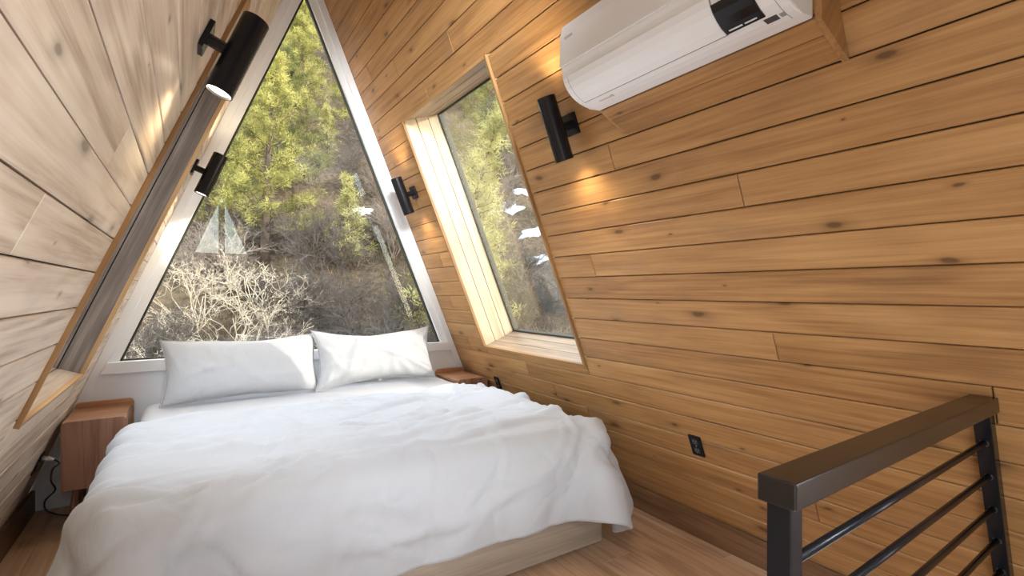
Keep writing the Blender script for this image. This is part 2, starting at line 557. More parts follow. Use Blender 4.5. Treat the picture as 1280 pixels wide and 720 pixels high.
def slope_window(idx, side, y0, y1, label):
    root = empty('window_%d' % idx, wmat(side, (y0 + y1) / 2, WS0), label=label, kind='structure')
    lo, hi = WS0, WS1
    sh = lambda o: RISE * (-o) / DEP
    def piece(name, mat, ya, yb, f):                 # f(off)->(s0,s1); a piece between two depths
        pass
    nb = 3
    ex = -1 if side == 'R' else 1
    def slab(name, mat, pts):                        # pts: 8 of (y,s,off)
        M = wmat(side, sum(p[0] for p in pts) / 8, sum(p[1] for p in pts) / 8, sum(p[2] for p in pts) / 8)
        Mi = M.inverted()
        v = [Mi @ wp(side, *p) for p in pts]
        # keep the outward winding whichever way it was listed
        mb = MB().hexa(v)
        o = mb.build(name, mat, root, M)
        return o
    def orient(pts):
        a, b, c = (Vector(pts[i]) for i in (0, 1, 3)); up = Vector(pts[4]) - a
        hand = (b - a).cross(c - a).dot(up) * (-1 if side == 'R' else 1)
        return pts if hand > 0 else [pts[i] for i in (3, 2, 1, 0, 7, 6, 5, 4)]
    for k in range(nb):
        o0, o1 = -DEP * k / nb - 0.0028, -DEP * (k + 1) / nb + 0.0028
        for (ya, yb) in ((y1, y1 + .019), (y0 - .019, y0)):
            slab('jamb_board', M_JAMB if side == 'R' else M_JAMB_SHADE, orient([(ya, lo + sh(o0) - .01, o0), (yb, lo + sh(o0) - .01, o0), (yb, lo + sh(o1) - .01, o1), (ya, lo + sh(o1) - .01, o1),
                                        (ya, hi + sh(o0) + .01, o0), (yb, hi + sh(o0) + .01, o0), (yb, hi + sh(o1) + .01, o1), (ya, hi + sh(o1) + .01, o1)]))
        for nm, sa, sb in (('sill_board', lo - .019, lo), ('head_board', hi, hi + .019)):
            slab(nm, M_SILL, orient([(y0, sa + sh(o0), o0), (y1, sa + sh(o0), o0), (y1, sa + sh(o1), o1), (y0, sa + sh(o1), o1),
                              (y0, sb + sh(o0), o0), (y1, sb + sh(o0), o0), (y1, sb + sh(o1), o1), (y0, sb + sh(o1), o1)]))
    # casing strips standing proud of the boards
    t, w = 0.016, (0.015 if side == 'R' else 0.011)
    for k_, (ya, yb, sa, sb) in enumerate(((y0 - .003, y0 + w - .003, lo - w, hi + .004), (y1 - w + .008, y1 + .008, lo - w, hi + .004),
                           (y0 + w, y1 - w + .006, lo - w + .004, lo + .004), (y0 + w, y1 - w + .006, hi - .010, hi + .006))):
        slab('casing', M_CASING_V if k_ < 2 else M_CASING, orient([(ya, sa, -.004), (yb, sa, -.004), (yb, sb, -.004), (ya, sb, -.004),
                                  (ya, sa, t), (yb, sa, t), (yb, sb, t), (ya, sb, t)]))
    # pane and its gasket
    og = -DEP + 0.004
    r = sh(og)
    slab('pane', M_GLASS, orient([(y0, lo + r, og - .008), (y1, lo + r, og - .008), (y1, hi + r, og - .008), (y0, hi + r, og - .008),
                           (y0, lo + r, og), (y1, lo + r, og), (y1, hi + r, og), (y0, hi + r, og)]))
    g = MB()
    e = 0.012
    for ya, yb, sa, sb in ((y0, y0 + e, lo + r, hi + r), (y1 - e, y1, lo + r, hi + r), (y0, y1, lo + r, lo + r + e), (y0, y1, hi + r - e, hi + r)):
        pts = orient([(ya, sa, og + .001), (yb, sa, og + .001), (yb, sb, og + .001), (ya, sb, og + .001), (ya, sa, og + .008), (yb, sa, og + .008), (yb, sb, og + .008), (ya, sb, og + .008)])
        g.hexa([wp(side, *p) for p in pts])
    M = WM[root.name]
    g.v = [tuple(M.inverted() @ Vector(p)) for p in g.v]
    g.build('gasket', M_GASKET, root, M)
    # outer frame closing the reveal to the roof
    f = MB()
    for ya, yb, sa, sb in ((y0 - .06, y0, lo - .06, hi + r + .08), (y1, y1 + .06, lo - .06, hi + r + .08), (y0, y1, lo - .06, lo + r), (y0, y1, hi + r, hi + r + .08)):
        pts = orient([(ya, sa, -.34), (yb, sa, -.34), (yb, sb, -.34), (ya, sb, -.34), (ya, sa, -.301), (yb, sa, -.301), (yb, sb, -.301), (ya, sb, -.301)])
        f.hexa([wp(side, *p) for p in pts])
    f.v = [tuple(M.inverted() @ Vector(p)) for p in f.v]
    f.build('outer_frame', M_GASKET, root, M)
    if side == 'L':                                 # nail heads along the far casing strip
        for i in range(14):
            m = wmat(side, y1 - .003, lo + .05 + i * 0.135, t)
            MB().lathe([(0, .0008), (.004, .0008), (.004, -.002)], 8).build('nail', M_NAIL, root, m)
    return root


slope_window(1, 'R', WY0, WY1, 'fixed window in the right sloping wall with a deep boarded reveal')
slope_window(2, 'L', WY0, WY1, 'fixed window in the left sloping wall with boarded reveal coloured as in shade, seen edge on')
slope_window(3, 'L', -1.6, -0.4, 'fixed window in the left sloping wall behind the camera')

# skirting boards
mb = MB(); mb.prism([(XR - .075, 0.0), (XR - .004, 0.0), (XR - .062, .132), (XR - .075, .132)], YB, YG - .03, ax=1)
mb.v = [(p[2], p[1], p[0]) if False else p for p in mb.v]


def skirting(name, side):
    m = MB()
    sx = 1 if side == 'R' else -1
    xw = XR if side == 'R' else XL
    a = xw - sx * .078; b = xw - sx * .002; c = xw - sx * .058
    y0, y1 = YB, YG - .02
    pts = [(a, y0, 0), (b, y0, 0), (c, y0, .132), (a, y0, .132), (a, y1, 0), (b, y1, 0), (c, y1, .132), (a, y1, .132)]
    L0 = y1 - y0
    M = Matrix.Translation(((a + b) / 2, (y0 + y1) / 2, 0)) @ Matrix.Rotation(R(90), 4, 'Z')
    v = [M.inverted() @ Vector(p) for p in pts]
    if sx > 0: v = v[4:] + v[:4]
    m.hexa(v)
    o = m.build(name, M_BASEB, None, M, bevel=0.002)
    return tag(o, kind='structure', label='dark wooden skirting board along the %s wall' % ('right' if sx > 0 else 'left'))


skirting('baseboard_right', 'R')
skirting('baseboard_left', 'L')

# floor: boards on a dark underlay
floor = MB().box((XL, YB, -.20), (XR, YG + .1, -.022)).build('floor', M_BACK)
tag(floor, kind='structure', label='brown oak plank floor')
W_F = 0.18
i = 0
x = XL
while x < XR - 0.01:
    x1 = min(x + W_F, XR)
    y = YB - RW.uniform(0, 1.0)
    while y < YG:
        y1 = y + 1.22
        a, b = max(y, YB), min(y1, YG)
        if b - a > .03:
            L, W = round(b - a, 3), round(x1 - x, 3)
            key = ('f', L, W)
            if key not in board_cache:
                board_cache[key] = MB().board(L - .001, W - .0012, 0.02, 0.0012).mesh('floor_board', M_FLOOR)
            link('floor_board', board_cache[key], floor, Matrix.Translation(((x + x1) / 2, (a + b) / 2, 0)) @ Matrix.Rotation(R(90), 4, 'Z'))
        y = y1
    x = x1

# ------------------------------------------------------------------ gable with the triangular window
def zl(x): return (x - XL) / K
XC = (XL + XR) / 2
ZR = (XC - XL) / K
GZ0 = 0.862                                # bottom of the glass
INS = 0.105                                # trim width, measured across the slope
hx = INS / SN                              # the same measured along x
wall_b = MB()
wall_b.prism([(-.0, XL), (-.0, XR), (GZ0 - .03, XR - K * (GZ0 - .03)), (GZ0 - .03, XL + K * (GZ0 - .03))], YG + .012, YG + .12, ax=1)
wall_b.prism([(-2.9, XL - 1.2), (-2.9, XR + 1.2), (-.0, XR), (-.0, XL)], YG + .012, YG + .12, ax=1)
wb_o = wall_b.build('wall_back', M_WHITEWALL)
tag(wb_o, kind='structure', label='low white painted gable wall behind the headboard end')
win = empty('window_4', Matrix.Translation((XC, YG, GZ0)), label='large triangular gable window in a white frame', kind='structure')
WMI = lambda o: WM[o.name]


def wbuild(mb, name, mat, parent, bevel=0, smooth=False):     # world-space verts into parent's frame
    Mi = WM[parent.name].inverted()
    mb.v = [tuple(Mi @ Vector(p)) for p in mb.v]
    return mb.build(name, mat, parent, WM[parent.name], bevel=bevel, smooth=smooth)


def slope_strip(xa, xb, ya, yb, z0, z1, side):
    """strip following a slope, xa/xb inset from the wall line (along x)"""
    m = MB()
    def X(z, d): return (XL + K * z + d) if side == 'L' else (XR - K * z - d)
    p = [(X(z0, xa), ya, z0), (X(z0, xb), ya, z0), (X(z0, xb), yb, z0), (X(z0, xa), yb, z0),
         (X(z1, xa), ya, z1), (X(z1, xb), ya, z1), (X(z1, xb), yb, z1), (X(z1, xa), yb, z1)]
    if side == 'R': p = [p[i] for i in (3, 2, 1, 0, 7, 6, 5, 4)]
    return m.hexa(p)


for sd in 'LR':
    z1 = ZR - .02
    wbuild(slope_strip(0.0, hx * .52, YG - .002, YG + .10, 0.0, z1, sd), 'trim', M_WHITE, win, bevel=.002)
    z1 = ZR - hx / K * .52 - .01
    wbuild(slope_strip(hx * .52, hx, YG + .014, YG + .10, 0.0, z1, sd), 'frame', M_WHITE, win, bevel=.002)
    wbuild(slope_strip(hx, hx + .014, YG + .045, YG + .075, GZ0, ZR - hx / K - .02, sd), 'gasket', M_GASKET, win)
# bottom rail with its little ledge
xa, xb = XL + K * GZ0 + hx * .5, XR - K * GZ0 - hx * .5
m = MB(); m.prism([(GZ0 - .075, XL + K * (GZ0 - .075) + .05), (GZ0 - .075, XR - K * (GZ0 - .075) - .05), (GZ0, xb), (GZ0, xa)], YG - .012, YG + .10, ax=1)
wbuild(m, 'bottom_rail', M_WHITE, win, bevel=.003)
m = MB(); m.box((xa + .045, YG + .045, GZ0), (xb - .045, YG + .075, GZ0 + .010)); wbuild(m, 'gasket', M_GASKET, win)
zt = ZR - hx / K
m = MB(); m.prism([(GZ0 - .01, XL + K * GZ0 + hx - .01), (GZ0 - .01, XR - K * GZ0 - hx + .01), (zt + .01, XC)], YG + .052, YG + .060, ax=1)
wbuild(m, 'pane', M_GLASS, win)

# rear gable far behind the camera: white wall, a triangular window with a centre post high up
rw = MB()
RZ0, RZ1, RHW = 2.30, ZR - .10, 0.60
def rear_tri(z): return max(0.0, RHW * (RZ1 - z) / (RZ1 - RZ0))
rw.prism([(-2.9, XL - 1.2), (-2.9, XR + 1.2), (RZ0, XR - K * RZ0), (RZ0, XL + K * RZ0)], YB - .12, YB, ax=1)
for sgn in (-1, 1):
    q = [(RZ0, XC + sgn * RHW), (RZ0, XC + sgn * (XR - K * RZ0 - XC)), (ZR, XC), (RZ1, XC)]
    rw.prism(q if sgn > 0 else q[::-1], YB - .12, YB, ax=1)
rwo = rw.build('wall_front', M_WHITEWALL)
tag(rwo, kind='structure', label='white rear gable wall behind the camera')
w5 = empty('window_5', Matrix.Translation((XC, YB - .066, RZ0)), label='small triangular rear window behind the camera', kind='structure')
m = MB(); m.prism([(RZ0, XC - RHW), (RZ0, XC + RHW), (RZ1, XC)], YB - .07, YB - .062, ax=1)
wbuild(m, 'pane', M_GLASS, w5)
m = MB(); m.box((XC - .07, YB - .10, RZ0), (XC + .07, YB - .02, RZ1 - .15)); wbuild(m, 'mullion', M_WHITE, w5)

# ------------------------------------------------------------------ bed
BX0, BX1, BY0, BY1 = -0.25, 1.81, 1.929, 3.98
BT = 0.600
bed = empty('bed', Matrix.Translation(((BX0 + BX1) / 2, (BY0 + BY1) / 2, 0)), label='king size platform bed with a grey oak base under white bedding', cat='bed')


def part_box(parent, name, mat, a, b, bevel=.002, rot=None):
    c = [(a[i] + b[i]) / 2 for i in range(3)]
    M = Matrix.Translation(c)
    if rot: M = M @ rot
    h = [Vector(((b[i] - a[i]) / 2)for i in range(3))][0]
    if rot:
        h = Vector([abs(v) for v in (rot.inverted().to_3x3() @ h)])
    return MB().box(-h, h).build(name, mat, parent, M, bevel=bevel)


RZ = Matrix.Rotation(R(90), 4, 'Z')
part_box(bed, 'foot_panel', M_BEDW, (BX0, BY0, .018), (BX1, BY0 + .022, .31))
part_box(bed, 'side_panel', M_BEDW, (BX1 - .022, BY0 + .023, .018), (BX1, BY1, .31), rot=RZ)
part_box(bed, 'side_panel', M_BEDW, (BX0, BY0 + .023, .018), (BX0 + .022, BY1, .31), rot=RZ)
part_box(bed, 'head_panel', M_BEDW, (BX0 + .023, BY1 - .022, .018), (BX1 - .023, BY1, .31))
part_box(bed, 'slat_base', M_BEDW, (BX0 + .023, BY0 + .023, .27), (BX1 - .023, BY1 - .023, .30))
part_box(bed, 'plinth', M_BLACK, (BX0 + .05, BY0 + .05, 0), (BX1 - .05, BY1 - .05, .017))


def soft_box(a, b, r, n=14, seed=0, amp=0.0):
    """rounded box as a smooth grid (six sides collapsed from a cube sphere)"""
    mb = MB(); a = Vector(a); b = Vector(b)
    c = (a + b) / 2; h = (b - a) / 2
    idx = {}
    def vert(p):
        key = tuple(round(q, 5) for q in p)
        if key in idx: return idx[key]
        q = Vector([p[i] * h[i] for i in range(3)])
        inner = Vector([max(-h[i] + r, min(h[i] - r, q[i])) for i in range(3)])
        d = q - inner
        if d.length > 1e-9: q = inner + d.normalized() * r
        if amp:
            q += Vector((0, 0, amp * noise.noise(Vector((q.x * 3 + seed, q.y * 3, q.z * 3)))))
        mb.v.append(tuple(q)); idx[key] = len(mb.v) - 1
        return idx[key]
    def warp(t, H):     # concentrate samples in the rounded rim
        x = -1 + 2 * t
        return x
    for ax in range(3):
        for sg in (-1, 1):
            u, v = (ax + 1) % 3, (ax + 2) % 3
            def line(H):
                e = [(-H + r * k / 4) / H for k in range(5)]
                mid = [e[-1] + (-2 * e[-1]) * k / n for k in range(1, n)]
                return e + mid + [-q for q in reversed(e)]
            lu, lv = line(h[u]), line(h[v])
            for i in range(len(lu) - 1):
                for j in range(len(lv) - 1):
                    q = []
                    for (s, t) in ((lu[i], lv[j]), (lu[i + 1], lv[j]), (lu[i + 1], lv[j + 1]), (lu[i], lv[j + 1])):
                        p = [0, 0, 0]; p[ax] = sg; p[u] = s; p[v] = t
                        q.append(vert(p))
                    mb.f.append(tuple(q) if sg > 0 else tuple(reversed(q)))
    return mb, c


mb, c = soft_box((BX0 + .015, BY0 + .02, .313), (BX1 - .015, BY1 - .01, BT), .07, amp=.006)
mat_o = mb.build('mattress', M_SHEET, None, Matrix.Translation(c), smooth=True)
tag(mat_o, label='thick mattress in a white fitted sheet on the oak bed base', cat='mattress')

# duvet: a cloth relaxed over the mattress
def duvet_cloth():
    rng = np.random.default_rng(5)
    dropL, dropR, dropF = 0.38, 0.33, 0.32
    pad = 0.022
    lo = np.array([BX0 - pad, BY0 - .01 - pad, -1.0]); hi = np.array([BX1 + pad, BY1 + .3, BT + pad])
    x0, x1 = lo[0] - dropL, hi[0] + dropR
    y0, y1 = lo[1] - dropF, 3.20
    sp = 0.031
    nx, ny = int((x1 - x0) / sp) + 1, int((y1 - y0) / sp) + 1
    gx, gy = np.meshgrid(np.linspace(x0, x1, nx), np.linspace(y0, y1, ny), indexing='ij')
    P = np.stack([gx, gy, np.full_like(gx, hi[2] + .02)], -1)
    # round the two foot corners of the outline a little
    # wrinkle seed
    def sm(a, k):
        for _ in range(k):
            a = (a + np.roll(a, 1, 0) + np.roll(a, -1, 0) + np.roll(a, 1, 1) + np.roll(a, -1, 1)) / 5
        return a
    sd = sm(rng.standard_normal((nx, ny)), 12); sd /= sd.std()
    P[..., 2] += 0.010 * sd
    # round the foot corners of the outline
    bx0, bx1, by0 = lo[0], hi[0], lo[1]
    ox = np.where(gx < bx0, gx - bx0, np.where(gx > bx1, gx - bx1, 0.0)); oy = np.where(gy < by0, gy - by0, 0.0)
    hyp = np.hypot(ox, oy) + 1e-9
    fac = np.where((ox != 0) & (oy != 0), (np.maximum(abs(ox), abs(oy)) / hyp) ** 0.9, 1.0)
    P[..., 0] += ox * (fac - 1); P[..., 1] += oy * (fac - 1)
    FL = P.copy(); FL[..., 2] = 0
    V = np.zeros_like(P)
    dx, dy = gx[1, 0] - gx[0, 0], gy[0, 1] - gy[0, 0]
    ex = 1.012; ey = 1.018
    rad = 0.06
    def solve(P, A, B, rest, k):
        d = P[B] - P[A]
        l = np.sqrt((d * d).sum(-1, keepdims=True)) + 1e-9
        c = d * ((l - rest) / l * 0.5 * k)
        P[A] += c; P[B] -= c
    S = np.s_
    def batches():
        out = []
        for o in (0, 1):
            n = (nx - 1 - o + 1) // 2
            out.append((S[o:o + 2 * n:2, :], S[o + 1:o + 1 + 2 * n:2, :], dx * ex, 1.0))
            n = (ny - 1 - o + 1) // 2
            out.append((S[:, o:o + 2 * n:2], S[:, o + 1:o + 1 + 2 * n:2], dy * ey, 1.0))
        dg = math.hypot(dx * ex, dy * ey)
        for o in (0, 1):
            n = (nx - 1 - o + 1) // 2
            out.append((S[o:o + 2 * n:2, :-1], S[o + 1:o + 1 + 2 * n:2, 1:], dg, 0.35))
            out.append((S[o:o + 2 * n:2, 1:], S[o + 1:o + 1 + 2 * n:2, :-1], dg, 0.35))
        for st, kk in ((2, .30), (4, .16)):
            for o in range(st):
                for s2 in (0,):
                    a = np.arange(o, nx - st, 2 * st)
                    if len(a): out.append((S[a, :], S[a + st, :], st * dx * ex, kk))
                    a = np.arange(o + st, nx - st, 2 * st)
                    if len(a): out.append((S[a, :], S[a + st, :], st * dx * ex, kk))
                    a = np.arange(o, ny - st, 2 * st)
                    if len(a): out.append((S[:, a], S[:, a + st], st * dy * ey, kk))
                    a = np.arange(o + st, ny - st, 2 * st)
                    if len(a): out.append((S[:, a], S[:, a + st], st * dy * ey, kk))
        return out
    BTC = []
    for A, B, r_, k_ in batches():
        d_ = FL[B] - FL[A]
        BTC.append((A, B, np.sqrt(((d_ * (ex, ey, 1)) ** 2).sum(-1, keepdims=True)), k_))
    pin = np.zeros((nx, ny), bool); pin[:, -1] = (gx[:, -1] > bx0 + .12) & (gx[:, -1] < bx1 - .12)
    ilo = lo + rad; ihi = hi - rad
    def collide(P, V=None):
        q = np.clip(P, ilo, ihi)
        d = P - q
        l = np.sqrt((d * d).sum(-1))
        ins = (l < rad)
        deep = ins & (l < 1e-6)
        nrm = d / np.maximum(l, 1e-6)[..., None]
        nrm[deep] = (0, 0, 1)
        P[ins] = (q + nrm * rad)[ins]
        np.maximum(P[..., 2], 0.02, out=P[..., 2])
        return ins
    dt = 1 / 100
    for step in range(190):
        Q = P.copy()
        V[..., 2] -= 9.8 * dt
        V *= 0.98
        P += V * dt
        for it in range(10):
            for A, B, r_, k_ in BTC: solve(P, A, B, r_, k_)
        ins = collide(P)
        P[ins, :2] = Q[ins, :2] + (P[ins, :2] - Q[ins, :2]) * .35
        P[pin, :2] = Q[pin, :2]                 # top edge lies still under the pillows
        V = (P - Q) / dt
        V[ins] *= 0.55
        sp_ = np.sqrt((V * V).sum(-1, keepdims=True))
        V *= np.minimum(1, 3.0 / np.maximum(sp_, 1e-6))
    # finer grid, then loft: soft ridges mostly running across the bed, and sharper creases
    def up(A):
        def one(A, ax):
            A = np.moveaxis(A, ax, 0)
            E = np.concatenate([A[:1], A, A[-1:]], 0)
            mid = (-E[:-3] + 9 * E[1:-2] + 9 * E[2:-1] - E[3:]) / 16
            O = np.empty((2 * len(A) - 1,) + A.shape[1:]); O[0::2] = A; O[1::2] = mid
            return np.moveaxis(O, 0, ax)
        return one(one(A, 0), 1)
    P = up(P); gx = up(gx); gy = up(gy); nx, ny = gx.shape
    dPx = np.gradient(P, axis=0); dPy = np.gradient(P, axis=1)
    nr = np.cross(dPx, dPy); nr /= np.linalg.norm(nr, axis=-1, keepdims=True) + 1e-9
    H = np.zeros((nx, ny))
    rr = random.Random(11)
    def ridge(n, ang0, angs, L, W, A, wild=.3):
        nonlocal H
        for _ in range(n):
            cx, cy = rr.uniform(x0 + .2, x1 - .2), rr.uniform(y0 + .1, y1)
            ang = rr.gauss(ang0, angs) if rr.random() > wild else rr.uniform(0, 3.14)
            Ln = rr.uniform(*L); Wd = rr.uniform(*W); am = rr.uniform(*A)
            c_, s_ = math.cos(ang), math.sin(ang)
            u = (gx - cx) * c_ + (gy - cy) * s_; v = -(gx - cx) * s_ + (gy - cy) * c_
            v = v + .05 * np.sin(u * 4 + cx * 9) + .012 * np.sin(u * 17 + cy * 7)
            H += am * np.exp(-(u / Ln) ** 2) * (np.exp(-(v / Wd) ** 2) - .55 * np.exp(-((v - 1.6 * Wd) / (1.3 * Wd)) ** 2))
    ridge(36, .14, .20, (.3, .9), (.026, .055), (.010, .020), .08)
    ridge(130, .25, .50, (.08, .34), (.009, .016), (.005, .011), .40)
    # creases where the cloth turns over the edges
    for _ in range(26):
        side = rr.choice('RRFFFL')
        if side == 'F': cx, cy, ang = rr.uniform(bx0, bx1), by0 - rr.uniform(-.15, .3), rr.gauss(1.2, .45)
        elif side == 'R': cx, cy, ang = bx1 + rr.uniform(-.15, .3), rr.uniform(by0, 3.2), rr.gauss(.2, .5)
        else: cx, cy, ang = bx0 - rr.uniform(-.15, .3), rr.uniform(by0, 3.2), rr.gauss(-.2, .5)
        c_, s_ = math.cos(ang), math.sin(ang); Ln = rr.uniform(.12, .30); Wd = rr.uniform(.014, .035)
        u = (gx - cx) * c_ + (gy - cy) * s_; v = -(gx - cx) * s_ + (gy - cy) * c_ + .015 * np.sin(u * 14)
        H += rr.uniform(.005, .012) * np.exp(-(u / Ln) ** 2 - (v / Wd) ** 2)
    lf = sm(rng.standard_normal((nx, ny)), 60); H += 0.006 * lf / lf.std()
    P = P + nr * H[..., None]
    # puffed rim
    mb = MB()
    mb.v = [tuple(p) for p in P.reshape(-1, 3)]
    mb.f = [(i * ny + j, (i + 1) * ny + j, (i + 1) * ny + j + 1, i * ny + j + 1) for i in range(nx - 1) for j in range(ny - 1)]
    return mb


dc = duvet_cloth()
cx, cy = (BX0 + BX1) / 2, 2.7
dc.v = [(p[0] - cx, p[1] - cy, p[2] - BT) for p in dc.v]
dv = dc.build('duvet', M_DUVET, None, Matrix.Translation((cx, cy, BT)), smooth=True)
sm_ = dv.modifiers.new('loft', 'SOLIDIFY'); sm_.thickness = 0.022; sm_.offset = 0.6
tag(dv, label='rumpled white duvet spread over the bed and hanging over its foot', cat='duvet')


def pillow(name, label, loc, w, h, t, lean, yaw, seed, ears, wr):
    n, mrow = 46, 30
    mb = MB()
    rr = random.Random(seed)
    folds = []
    for _ in range(26):
        a = rr.uniform(-1, 1); b = rr.uniform(-1, 1)
        # creases fan out from the corners and edges
        ang = math.atan2(b, a) + rr.gauss(0, .35) if rr.random() < .65 else rr.uniform(0, 3.14)
        folds.append((a, b, math.cos(ang), math.sin(ang), rr.uniform(.12, .4), rr.uniform(.02, .05), rr.uniform(.3, 1.0)))
    def P(u, v, sg):
        ex = 1 - .075 * (1 - v * v) * (abs(u) ** 3) * (1 + .3 * ears)
        ey = 1 - .12 * (1 - u * u) * (abs(v) ** 3) * (1 + ears * .5)
        fold = abs(v) ** 2
        X = u * w / 2 * ex; Z = v * h / 2 * ey
        prof = (max(0, 1 - abs(u) ** 3.2) ** .55) * (max(0, 1 - abs(v) ** 2.6) ** .62)
        T = t / 2 * prof * (1 - .18 * v)
        d = 0
        for (a, b, c, s, L, W, am) in folds:
            p = (u - a) * c + (v - b) * s * h / w; q = -(u - a) * s + (v - b) * c * h / w
            d += am * math.exp(-(p / L) ** 2 - (q / W) ** 2)
        T += wr * d * prof ** .5
        T += .005 * noise.noise(Vector((u * 3 + seed, v * 2, sg))) * prof
        wob = .012 * noise.noise(Vector((u * 2.2, seed * 3.1, v * .5)))
        Z += wob * abs(v) * 1.2
        sag = -.025 * ears * math.exp(-(u / .5) ** 2) * max(0, v) ** 2
        return (X, -sg * T if sg > 0 else T * .9, Z + sag)
    for sg in (1, -1):
        base = len(mb.v)
        for i in range(n + 1):
            u = math.sin((-1 + 2 * i / n) * math.pi / 2) * .35 + (-1 + 2 * i / n) * .65
            for j in range(mrow + 1):
                v = math.sin((-1 + 2 * j / mrow) * math.pi / 2) * .35 + (-1 + 2 * j / mrow) * .65
                mb.v.append(P(u, v, sg))
        for i in range(n):
            for j in range(mrow):
                q = (base + i * (mrow + 1) + j, base + (i + 1) * (mrow + 1) + j, base + (i + 1) * (mrow + 1) + j + 1, base + i * (mrow + 1) + j + 1)
                mb.f.append(q if sg > 0 else tuple(reversed(q)))
    M = Matrix.Translation(loc) @ Matrix.Rotation(yaw, 4, 'Z') @ Matrix.Rotation(-lean, 4, 'X')
    o = mb.build(name, M_PILLOW, None, M, smooth=True)
    import bmesh
    bm = bmesh.new(); bm.from_mesh(o.data)
    bmesh.ops.remove_doubles(bm, verts=bm.verts, dist=1e-4)
    bm.to_mesh(o.data); bm.free()
    # hem: the seam cord round the open edge
    ring = []
    for k in range(60):
        f = k / 60 * 4
        sdn = int(f); q = -1 + 2 * (f - sdn)
        u, v = ((q, -1), (1, q), (-q, 1), (-1, -q))[sdn]
        p = P(u, v, 1); ring.append((p[0], 0, p[2]))
    ring.append(ring[0])
    MB().tube(ring, .0035, 6, cap=False).build('hem', M_PILLOW, o, M, smooth=True)
    s2 = o.modifiers.new('smooth', 'SUBSURF'); s2.levels = 1; s2.render_levels = 1
    return tag(o, label=label, cat='pillow')


pillow('pillow', 'smooth white pillow propped against the gable window at the left of the bed', (0.325, 3.775, .806), .94, .42, .19, R(17), R(1), 3, .15, .011)
pillow('pillow', 'crumpled white pillow with pointed upper corners on the right half of the bed', (1.215, 3.765, .822), .93, .43, .18, R(19), R(2), 8, 1.0, .026)

# ------------------------------------------------------------------ nightstands
def nightstand(x0, x1, label, flip):
    y0, y1 = 3.60, 4.03
    zb, zt = .225, .602
    cx = (x0 + x1) / 2
    T0 = Matrix.Translation((cx, (y0 + y1) / 2, 0))
    root = empty('nightstand', T0, label=label, cat='nightstand')
    w = x1 - x0
    def P(name, mat, mb, dz=0, dy=0, bevel=.0015):
        return mb.build(name, mat, root, Matrix.Translation((cx, dy, dz)), bevel=bevel)
    # drawer front with the two upper corners rounded
    pr = MB(); pr.prism([(b, a) for a, b in reversed(rrect(w, zt - zb, .028, 6, (0, 0, 1, 1)))], -.011, .011, ax=1)
    P('drawer_front', M_WALNUT, pr, (zb + zt) / 2, y0 + .011)
    hb = zt + .030 - zb
    pr = MB(); pr.prism([(b, a) for a, b in reversed(rrect(w, hb, .028, 6, (0, 0, 1, 1)))], -.009, .009, ax=1)
    P('back_panel', M_WALNUT_TOP, pr, zb + hb / 2, y1 - .009)
    P('top', M_WALNUT_TOP, MB().box((-w / 2 + .001, y0 + .022 - 3.8, -.009), (w / 2 - .014, y1 - .018 - 3.8, .009)), zt - .016, 3.8)
    for sgn in (-1, 1):
        P('side_panel', M_WALNUT_TOP, MB().box((sgn * (w / 2 - .020) - .008, y0 + .022 - 3.8, -.175), (sgn * (w / 2 - .020) + .008, y1 - .018 - 3.8, .160)), (zb + zt) / 2, 3.8)
    P('bottom_panel', M_WALNUT_TOP, MB().box((-w / 2 + .012, y0 + .022 - 3.8, -.008), (w / 2 - .012, y1 - .018 - 3.8, .008)), zb + .009, 3.8)
    for sx in (-1, 1):
        for sy in (-1, 1):
            p0 = Vector((sx * (w / 2 - .060), sy * .135, zb)); p1 = Vector((sx * (w / 2 - .030), sy * .168, 0.0))
            MB().tube([p0, (p0 + p1) / 2, p1], [.019, .016, .0105], 14).build('leg', M_WALNUT, root, T0, smooth=False, bevel=.001)
    return root


nightstand(-.576, -.286, 'walnut nightstand with round-cornered front to the left of the bed', 1)
nightstand(1.818, 2.096, 'walnut nightstand wedged between the bed and the right sloping wall', -1)

# black power cord by the left nightstand, and its outlet
def outlet(side, y, s, label):
    root = empty('outlet', wmat(side, y, s, 0), label=label, cat='outlet')
    M0 = WM[root.name]
    T = lambda a, b, c: M0 @ Matrix.Translation((a, b, c))
    pr = MB(); pr.prism(rrect(.072, .116, .006, 3), 0, .006); pr.build('cover_plate', M_BLACK, root, T(0, 0, .0), bevel=.0012)
    for dz in (-.026, .026):
        pr = MB(); pr.prism(rrect(.034, .030, .008, 4), 0, .003)
        sk = pr.build('socket', M_CHARCOAL, root, T(0, dz, .006), bevel=.0006)
        for dx in (-.007, .007):
            MB().box((-.0012, -.005, 0), (.0012, .005, .0006)).build('slot', M_GREY, sk, T(dx, dz + .003, .009))
        MB().lathe([(0, .0006), (.0022, .0006), (.0022, 0)], 8).build('slot', M_GREY, sk, T(0, dz - .008, .009))
    MB().lathe([(0, .0012), (.003, .0010), (.0034, 0)], 10).build('screw', M_GREY, root, T(0, 0, .006))
    return root


outlet('R', 1.592, .590, 'black double outlet low on the right wall above the skirting')
outlet('R', 3.48, .610, 'black outlet half hidden behind the duvet beside the right nightstand')
outlet('L', 3.62, .430, 'black outlet on the left wall behind the left nightstand')

co = empty('power_cord', Matrix.Translation((-.62, 3.7, 0)), label='looping black power cord hanging beside the left nightstand', cat='cord')
pw = wp('L', 3.62, .456, .012)
pk = pw + Vector((.050, -.01, -.010))
wbuild(MB().tube([pw, pw + Vector((.03, -.004, -.004)), pk], [.013, .012, .006], 10), 'plug', M_PLUG, co, smooth=True)


